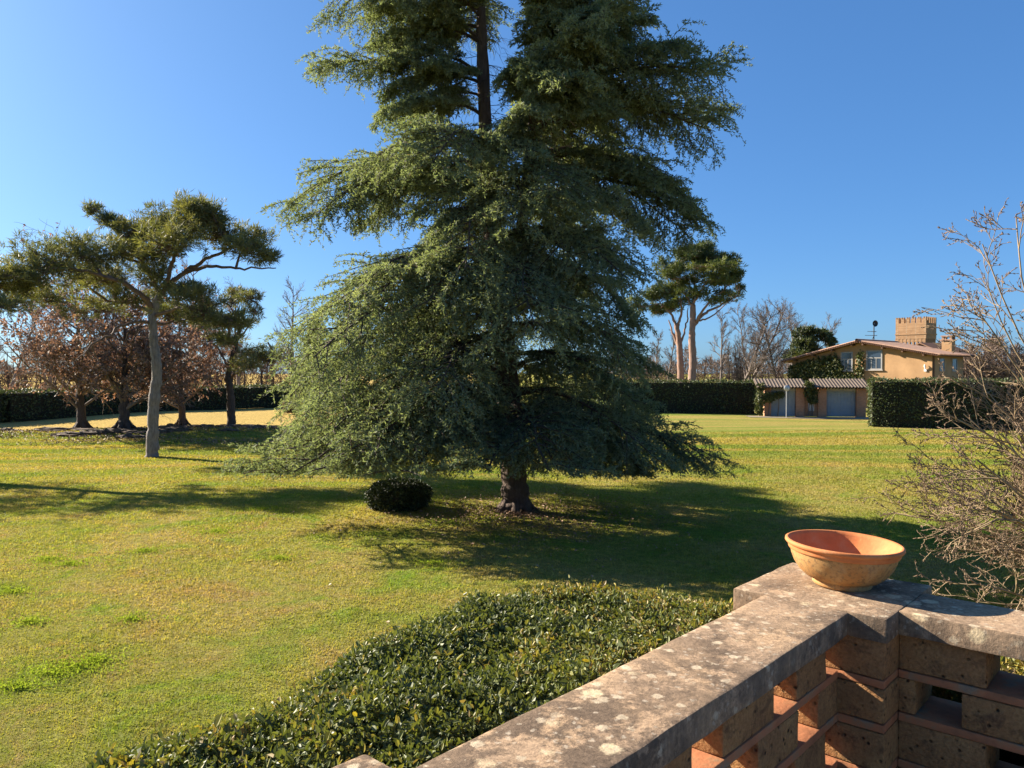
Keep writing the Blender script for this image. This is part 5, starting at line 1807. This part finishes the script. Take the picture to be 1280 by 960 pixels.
pine("umbrella_pine", b,
     [(852, 512, 0), (851, 475, 0), (850, 445, 0), (848, 420, 0), (845, 405, 0)], 76.0, (0.38, 0.22),
     [([(846, 410, 0), (838, 392, 0), (825, 378, .5)], 0.16, 0.05), ([(847, 408, 0), (852, 390, -.5), (850, 372, -1)], 0.16, 0.05), ([(851, 440, 0), (842, 420, .5), (836, 400, 1)], 0.15, 0.05), ([(851, 430, 0), (858, 405, .5), (860, 385, .5)], 0.12, 0.04)],
     [(835, 362, 20, 11, 0, 160), (815, 368, 18, 11, .6, 130), (852, 362, 16, 9, -1, 100), (840, 385, 16, 8, .5, 80), (820, 388, 14, 8, 1, 80), (800, 380, 16, 10, 0, 90)],
     "umbrella pine leaning left beside the taller one, crown half behind the cedar", 13, M['bark_red'], M['bark_red'], M['needle_umb'], L=0.42, W=0.06, k=12, group="umbrella pines beyond the hedge")

# ------------------------------------------------------------------ bare and other trees beyond
def far_pt(px, d):
    p = at(px, 480, d)
    return np.array([p[0], p[1], 0.0])


def hz(py, d):
    return CAM_Z + (465 - py) * d / F_PX


RT = "bare trees beyond the right hedge"
for px, d, top, sp, lab, sd, st in (
        (922, 84, 360, 0.34, "dense bare tree right of the umbrella pines, many upright twigs", 61, 2),
        (973, 82, 372, 0.40, "wide bare tree with one dark trunk left of the house", 62, 1),
        (900, 96, 372, 0.26, "slim bare tree close behind the dense one", 63, 1),
        (945, 100, 378, 0.30, "pale bare tree seen between the dense one and the wide one", 64, 2),
        (1003, 98, 388, 0.40, "pale bare tree behind the dark evergreen", 65, 2),
        (1028, 104, 396, 0.36, "pale bare tree just left of the gable peak", 66, 1),
        (818, 92, 402, 0.25, "slim bare tree left of the umbrella pine trunks", 67, 1),
        (832, 98, 398, 0.22, "slim bare tree just behind the umbrella pine trunks", 68, 1)):
    bare_tree("bare_tree", far_pt(px, d), hz(top, d), sp, lab, RT, sd, M['bark_grey'], stems=st, m=(16, 10, 8), twig=0.016, up=0.04, ang=0.8)
LT = "bare trees beyond the left hedge"
for px, d, top, sp, lab, sd, st in (
        (365, 100, 345, 0.28, "tall bare tree showing in the gap beside the cedar's left boughs", 71, 1),
        (300, 100, 335, 0.28, "bare tree behind the forked dark pine", 72, 1),
        (235, 98, 325, 0.3, "bare tree behind the right part of the grey pine's crown", 73, 2),
        (130, 92, 330, 0.32, "bare tree behind the left part of the grey pine's crown", 74, 2),
        (60, 84, 350, 0.32, "bare tree above the far left of the hedge", 75, 2),
        (5, 80, 345, 0.34, "bare tree at the very left edge", 76, 2),
        (185, 104, 340, 0.3, "bare tree straight behind the grey pine trunk", 77, 1)):
    bare_tree("bare_tree", far_pt(px, d), hz(top, d), sp, lab, LT, sd, M['bark_brown'], stems=st, m=(14, 9, 7), twig=0.016, up=0.04, ang=0.8)
# bush with many stems below them, on the right
bare_tree("bare_shrub", far_pt(921, 77), hz(430, 77), 0.30, "many-stemmed bare shrub standing behind the dark hedge", None, 81, M['bark_dark'], stems=8, r=0.07, m=(5, 6, 5), twig=0.02, cat="shrub", up=0.3, ang=0.4)
# dark evergreen beside the house
b = far_pt(1010, 90)
pine("evergreen_tree", b, [(1006, 510, 0), (1006, 470, 0), (1010, 445, 0), (1015, 425, 0)], 90.0, (0.25, 0.10),
     [([(1008, 450, 0), (1020, 438, 0), (1036, 428, 0)], 0.08, 0.03), ([(1006, 455, 0), (998, 445, 0), (990, 448, 0)], 0.08, 0.03)],
     [(1012, 425, 15, 11, 0, 150), (1030, 422, 12, 10, .5, 110), (996, 440, 14, 10, -.5, 110), (1015, 442, 20, 8, -1, 110), (1040, 430, 9, 8, 0, 50), (985, 450, 10, 6, 0, 40), (1000, 432, 14, 10, .3, 120), (1022, 434, 16, 9, -.3, 120), (1010, 415, 10, 7, 0, 70), (1012, 448, 22, 8, 0, 110)],
     "dark evergreen tree showing over the left slope of the house roof", 83, M['bark_dark'], M['bark_dark'], M['leaf_dark'], L=0.36, W=0.13, k=9)

# conifer behind the cedar, at the field edge, with a round shrub beside it
def small_conifer(px, d, top, rpx, label, seed):
    rng = np.random.default_rng(seed)
    b = far_pt(px, d)
    b[2] = float(gz(b[0], b[1]))
    h = hz(top, d)
    r = rpx * d / F_PX
    e = empty("conifer", b, label, "tree")
    g = Geo()
    tubes(g, np.array([b - [0, 0, .1], b + [0, 0, h * .5], b + [0, 0, h * .97]]), [0.25, 0.15, 0.02], 8)
    g.build("trunk", M['bark_dark'], e)
    n = 150
    t = rng.random(n) ** 0.8
    az = rng.random(n) * 2 * math.pi
    z0 = 0.5 + t * (h - 0.8)
    L = r * (1 - t) ** 0.8 * (0.75 + 0.35 * rng.random(n)) + 0.2
    P = np.stack([np.full(n, b[0]), np.full(n, b[1]), b[2] + z0], 1)
    D = nrm(np.stack([np.cos(az), np.sin(az), np.full(n, 0.12)], 1))
    p1, _, r1 = grow(rng, P, D, L, np.full(n, 0.04), K=5, jit=0.06, grav=-0.06)
    g = Geo()
    tubes(g, p1, r1, 4)
    g.build("branches", M['twig_cedar'], e)
    P2, D2, l2, r2, par = spawn(rng, p1, L, r1[:, 0], 14, 0.15, 1, 0.8, 0.32, flat=True, shape=0.5)
    p2, _, _ = grow(rng, P2, D2, np.clip(l2, .2, 1.0), r2, K=3, jit=0.12, grav=-0.15)
    q = 10
    P3, T3 = lerp_path(p2, rng.random((len(p2), q)))
    P3, T3 = P3.reshape(-1, 3), T3.reshape(-1, 3)
    k = len(P3)
    g = Geo()
    add_leaves(g, P3, nrm(T3 * .7 + rng.normal(size=(k, 3)) * .5), rdir(rng, k), 0.16 + 0.1 * rng.random(k), 0.06, np.clip(0.2 + .6 * rng.random(k), 0, 1))
    g.build("crown", M['needle_cedar'], e)


small_conifer(395, 62, 395, 46, "bushy conifer at the field edge just left of and behind the cedar", 91)
c = far_pt(366, 64)
leaf_ball("round_shrub", M['woods'], np.array([c[0], c[1], 0]), 0.75, 0.7, 0.65, 1800, 0.16, "small brownish round shrub at the far edge of the dry field", "shrub", seed=8)
# thin stake in the far lawn
p = ground(377, 526)
e = empty("thin_stake", p, "thin dark stake standing at the edge of the dry field", "stake")
g = Geo()
tubes(g, np.array([p - [0, 0, .1], p + [0.01, 0, 1.0], p + [0.0, 0, 1.75]]), [0.025, 0.022, 0.02], 6, cap=True)
g.build("post", M['dark'], e)

# ------------------------------------------------------------------ distant woods
def woods(name, px0, px1, d, top, n, seed, L=0.9, label=None):
    rng = np.random.default_rng(seed)
    g = Geo()
    a, b = pl(px0, d), pl(px1, d)
    u = rng.random(n)
    base = a + (b - a) * u[:, None]
    dep = rng.random(n) * 14
    dirn = nrm(base)
    base = base + dirn * dep[:, None]
    wv = 0.72 + 0.28 * np.sin(u * 31 + seed) * np.sin(u * 13.7 + 1) + 0.12 * np.sin(u * 87)
    h = hz(top, d) * wv
    z = h * rng.random(n) ** 0.75
    P = np.stack([base[:, 0], base[:, 1], z], 1)
    D = nrm(np.stack([rng.normal(size=n) * 0.8, rng.normal(size=n) * 0.8, 0.3 + rng.random(n)], 1))
    add_leaves(g, P, D, rdir(rng, n), L * (0.5 + rng.random(n)), 0.06 + 0.08 * rng.random(n), np.clip(rng.normal(0.45, 0.22, n), 0, 0.9))
    # trunks
    k = n // 260
    u = rng.random(k)
    base = a + (b - a) * u[:, None] + nrm(a + (b - a) * u[:, None]) * (rng.random(k) * 14)[:, None]
    pts = np.stack([np.stack([base[:, 0], base[:, 1], np.full(k, q)], 1) + rng.normal(size=(k, 3)) * 0.15 for q in np.linspace(0, hz(top, d) * 0.85, 4)], 1)
    tubes(g, pts, np.tile([0.12, 0.10, 0.06, 0.02], (k, 1)), 4, rnd=np.full(k, 0.1))
    o = g.build(name, M['woods'])
    tag(o, label, "woods", None, "stuff")


woods("distant_woods", -120, 420, 112, 425, 26000, 101, label="brown leafless woods behind the hedge on the left")
woods("distant_woods", 760, 1090, 118, 437, 15000, 102, label="low brown woods behind the bare trees in the middle right")
woods("distant_woods", 1175, 1420, 90, 418, 26000, 103, label="pinkish brown woods at the right edge behind the tall hedge")

# ------------------------------------------------------------------ bare budded shrub at the right edge
def right_shrub():
    rng = np.random.default_rng(55)
    b = np.array([8.25, 9.5, 0.0])
    e = empty("budded_shrub", b, "leafless budded shrub arching in from the right edge", "shrub")
    n = 100
    P = np.tile(b - [0, 0, 0.1], (n, 1)) + rng.normal(size=(n, 3)) * [0.3, 0.3, 0]
    az = rng.random(n) * 2 * math.pi
    el = np.radians(38 + 44 * rng.random(n))
    D = np.stack([np.cos(az) * np.cos(el), np.sin(az) * np.cos(el), np.sin(el)], 1)
    L = 2.5 + 1.7 * rng.random(n)
    p0, _, r0 = grow(rng, P, D, L, 0.022 + 0.014 * rng.random(n), K=8, jit=0.07, grav=-0.075, tip=0.25)
    hero = []
    for a_, c_, dy in (((1275, 420), (1228, 305), -0.2), ((1270, 440), (1232, 352), 0.4), ((1265, 450), (1225, 392), -0.3), ((1270, 470), (1221, 425), 0.1), ((1290, 400), (1270, 268), -0.4), ((1262, 520), (1190, 470), 0.3), ((1262, 560), (1175, 515), -0.3), ((1255, 600), (1160, 585), -0.6), ((1250, 640), (1190, 640), -1.0), ((1270, 650), (1215, 665), -1.2), ((1280, 560), (1180, 545), 0.5)):
        q_ = curve([b + rng.normal(size=3) * [0.15, 0.15, 0], (b + at(*a_, 9.4 + dy)) / 2 + [0, 0, 0.25], at(*a_, 9.4 + dy), at(*c_, 9.4 + dy)], 3)[:10]
        hero.append(q_[np.linspace(0, len(q_) - 1, 9).round().astype(int)])
    hero = np.array(hero)
    low = len(p0)
    p0 = np.concatenate([p0, hero])
    L = np.concatenate([L, np.linalg.norm(np.diff(hero, axis=1), axis=2).sum(1)])
    r0 = np.concatenate([r0, np.tile(np.linspace(0.016, 0.006, 9), (len(hero), 1))])
    g = Geo()
    tubes(g, p0, r0, 6)
    P1, D1, l1, rr1, par_ = spawn(rng, p0, L, r0[:, 0], 13, 0.15, 0.98, 0.66, 0.25, shape=0.5, rr=0.5)
    sel = (par_ < low) | (rng.random(len(par_)) < 0.55)
    P1, D1, l1, rr1 = P1[sel], D1[sel], l1[sel] * np.where(par_[sel] < low, 1.25, 0.8), rr1[sel]
    p1, _, r1 = grow(rng, P1, D1, l1, np.maximum(rr1, 0.007), K=5, jit=0.13, grav=0.02, tip=0.35)
    tubes(g, p1, r1, 4)
    P2, D2, l2, rr2, _ = spawn(rng, p1, l1, r1[:, 0], 5, 0.15, 1.0, 0.7, 0.5, shape=0.4, rr=0.55)
    p2, _, r2 = grow(rng, P2, D2, np.clip(l2, .15, 1), np.full(len(P2), 0.0052), K=4, jit=0.14, grav=0.05, tip=0.6)
    tubes(g, p2, r2, 3)
    P3, D3, l3, rr3, _ = spawn(rng, p2, l2, r2[:, 0], 3, 0.2, 1.0, 0.7, 0.5, shape=0.4)
    p3, _, r3 = grow(rng, P3, D3, np.clip(l3, .1, .5), np.full(len(P3), 0.0038), K=3, jit=0.14, grav=0.05, tip=0.7)
    tubes(g, p3, r3, 3)
    g.build("branches", M['twig_shrub'], e)
    g = Geo()
    for pp, q in ((p2, 5), (p3, 3)):
        t = 0.35 + 0.64 * rng.random((len(pp), q))
        Q, T = lerp_path(pp, t)
        Q, T = Q.reshape(-1, 3), T.reshape(-1, 3)
        k = len(Q)
        D = nrm(T * 0.8 + rng.normal(size=(k, 3)) * 0.35)
        Ln = 0.022 + 0.018 * rng.random(k)
        pts = np.stack([Q, Q + D * (Ln * .45)[:, None], Q + D * Ln[:, None]], 1)
        tubes(g, pts, np.tile([0.003, 0.0065, 0.001], (k, 1)), 4)
    g.build("buds", M['bud'], e)


right_shrub()

# ------------------------------------------------------------------ soil bank, litter, grass
def litter():
    rng = np.random.default_rng(66)
    g = Geo()
    n = 16000
    y = 36 + rng.random(n) ** 0.8 * 9
    x = -34 + rng.random(n) * 25
    keep = rng.random(n) < np.clip(0.25 + 0.75 * np.sin(x * 0.5 + y * 0.3) * np.sin(y * 0.9 - x * 0.2) + 0.3, 0.05, 1)
    x, y = x[keep], y[keep]
    # drift of leaves under the cedar too
    k = 5000
    a, r = rng.random(k) * 6.283, np.abs(rng.normal(size=k)) * 2.2
    x = np.concatenate([x, 0.2 + r * np.cos(a)])
    y = np.concatenate([y, 18.9 + r * np.sin(a)])
    n = len(x)
    P = np.stack([x, y, gz(x, y) + 0.03 + 0.04 * rng.random(n)], 1)
    D = nrm(np.stack([rng.normal(size=n), rng.normal(size=n), 0.35 * rng.normal(size=n)], 1))
    L = 0.07 + 0.07 * rng.random(n)
    L[-k:] *= 0.6
    add_leaves(g, P, D, nrm(np.stack([rng.normal(size=n) * .4, rng.normal(size=n) * .4, np.ones(n)], 1)), L, L * 0.6, rng.random(n), fold=0.2)
    tag(g.build("fallen_leaves", M['leaf_fallen']), "brown fallen leaves strewn under the trees", "leaves", None, "stuff")


litter()


def soil_bank():
    """low ragged ridge of soil and roots along the row of trees"""
    rng = np.random.default_rng(67)
    g = Geo()
    for k in range(46):
        px = -30 + rng.random() * 440
        py = 545 + rng.normal() * 2.5 - 0.035 * max(px - 150, 0)
        c = ground(px, py)
        c[2] = float(gz(c[0], c[1]))
        w, h = 0.3 + 0.7 * rng.random(), 0.08 + 0.12 * rng.random()
        bm = bmesh.new()
        bmesh.ops.create_icosphere(bm, subdivisions=3, radius=1.0)
        v = np.array([q.co[:] for q in bm.verts])
        f = np.array([[a.index for a in q.verts] for q in bm.faces])
        bm.free()
        nz = np.array([mnoise.noise(Vector(q * 2.3 + k)) for q in v])
        v = v * (1 + 0.5 * nz[:, None]) * [w, 0.25 + 0.2 * rng.random(), h] + c
        g.add(v, f)
    tag(g.build("soil_clods", M['soil']), "dark ragged clods of soil along the foot of the tree row", "soil", None, "stuff")


soil_bank()


def grass():
    rng = np.random.default_rng(99)
    n = 1250000
    # more blades near the viewer, fewer and broader far away
    d = 3.0 * np.exp(rng.random(n) * math.log(46 / 3.0))
    half_w = d * 0.72 + 2.4
    x = (rng.random(n) * 2 - 1) * half_w
    y = d
    # tufts
    x += rng.normal(size=n) * 0.02
    pp = np.stack([x, y], 1)
    rel = pp - PC
    beh = ((rel @ U) < 0.35) & ((rel @ V) > -0.35)
    keep = ~beh
    x, y = x[keep], y[keep]
    n = len(x)
    s = np.clip(y / 9.0, 0.75, 4.0)
    h = (0.014 + 0.020 * rng.random(n)) * (0.8 + 0.25 * s) * (0.75 + 0.5 * (np.sin(x * 1.7 + 2 * np.sin(y * 0.9)) * np.sin(y * 1.3 + x * 0.4) * 0.5 + 0.5))
    w = (0.004 + 0.004 * rng.random(n)) * s * 1.25
    P = np.stack([x, y, gz(x, y) - 0.006], 1)
    az = rng.random(n) * 2 * math.pi
    tdir = np.stack([np.cos(az), np.sin(az), np.zeros(n)], 1)
    sd = np.stack([-np.sin(az + rng.normal(size=n) * .6), np.cos(az + rng.normal(size=n) * .6), np.zeros(n)], 1)
    lean = (0.2 + 0.9 * rng.random(n))[:, None]
    tip = P + tdir * lean * h[:, None] + np.stack([np.zeros(n), np.zeros(n), h], 1)
    v = np.stack([P - sd * w[:, None], P + sd * w[:, None], tip], 1).reshape(-1, 3)
    g = Geo()
    g.add(v, np.arange(n * 3).reshape(n, 3), np.repeat(rng.random(n), 3))
    tag(g.build("grass", M['blade']), "short winter grass of the lawn", "grass", None, "stuff")


grass()


def clover():
    rng = np.random.default_rng(123)
    g = Geo()
    for px, py, r in ((88, 706, 0.55), (60, 700, 0.4), (96, 834, 0.36), (70, 842, 0.30), (120, 826, 0.22), (38, 778, 0.28), (270, 667, 0.6), (15, 740, 0.3), (180, 690, 0.35), (165, 775, 0.25), (540, 705, 0.3), (350, 700, 0.3), (20, 860, 0.2), (330, 640, 0.5)):
        c = ground(px, py)
        n = int(2300 * r)
        a, q = rng.random(n) * 6.283, np.abs(rng.normal(size=n)) * 0.72
        lob = 1 + 0.45 * np.sin(a * 3 + px) + 0.3 * np.sin(a * 5 + py)
        x, y = c[0] + 1.5 * r * q * lob * np.cos(a), c[1] + r * q * lob * np.sin(a)
        P = np.stack([x, y, gz(x, y) + 0.010 + 0.025 * rng.random(n)], 1)
        D = nrm(np.stack([rng.normal(size=n), rng.normal(size=n), 1.1 + 0.4 * rng.normal(size=n)], 1))
        L = 0.018 + 0.016 * rng.random(n)
        add_leaves(g, P, D, rdir(rng, n), L, L * 0.6, rng.random(n), fold=0.1)
    mat = leaf_mat("clover_leaves", [(0.0, (0.16, 0.22, 0.03)), (0.6, (0.22, 0.29, 0.04)), (1.0, (0.31, 0.35, 0.06))], trans=0.5, rough=0.9, spec=0.0)
    tag(g.build("clover", mat), "fresh green clover patches in the winter lawn", "clover", None, "stuff")


clover()
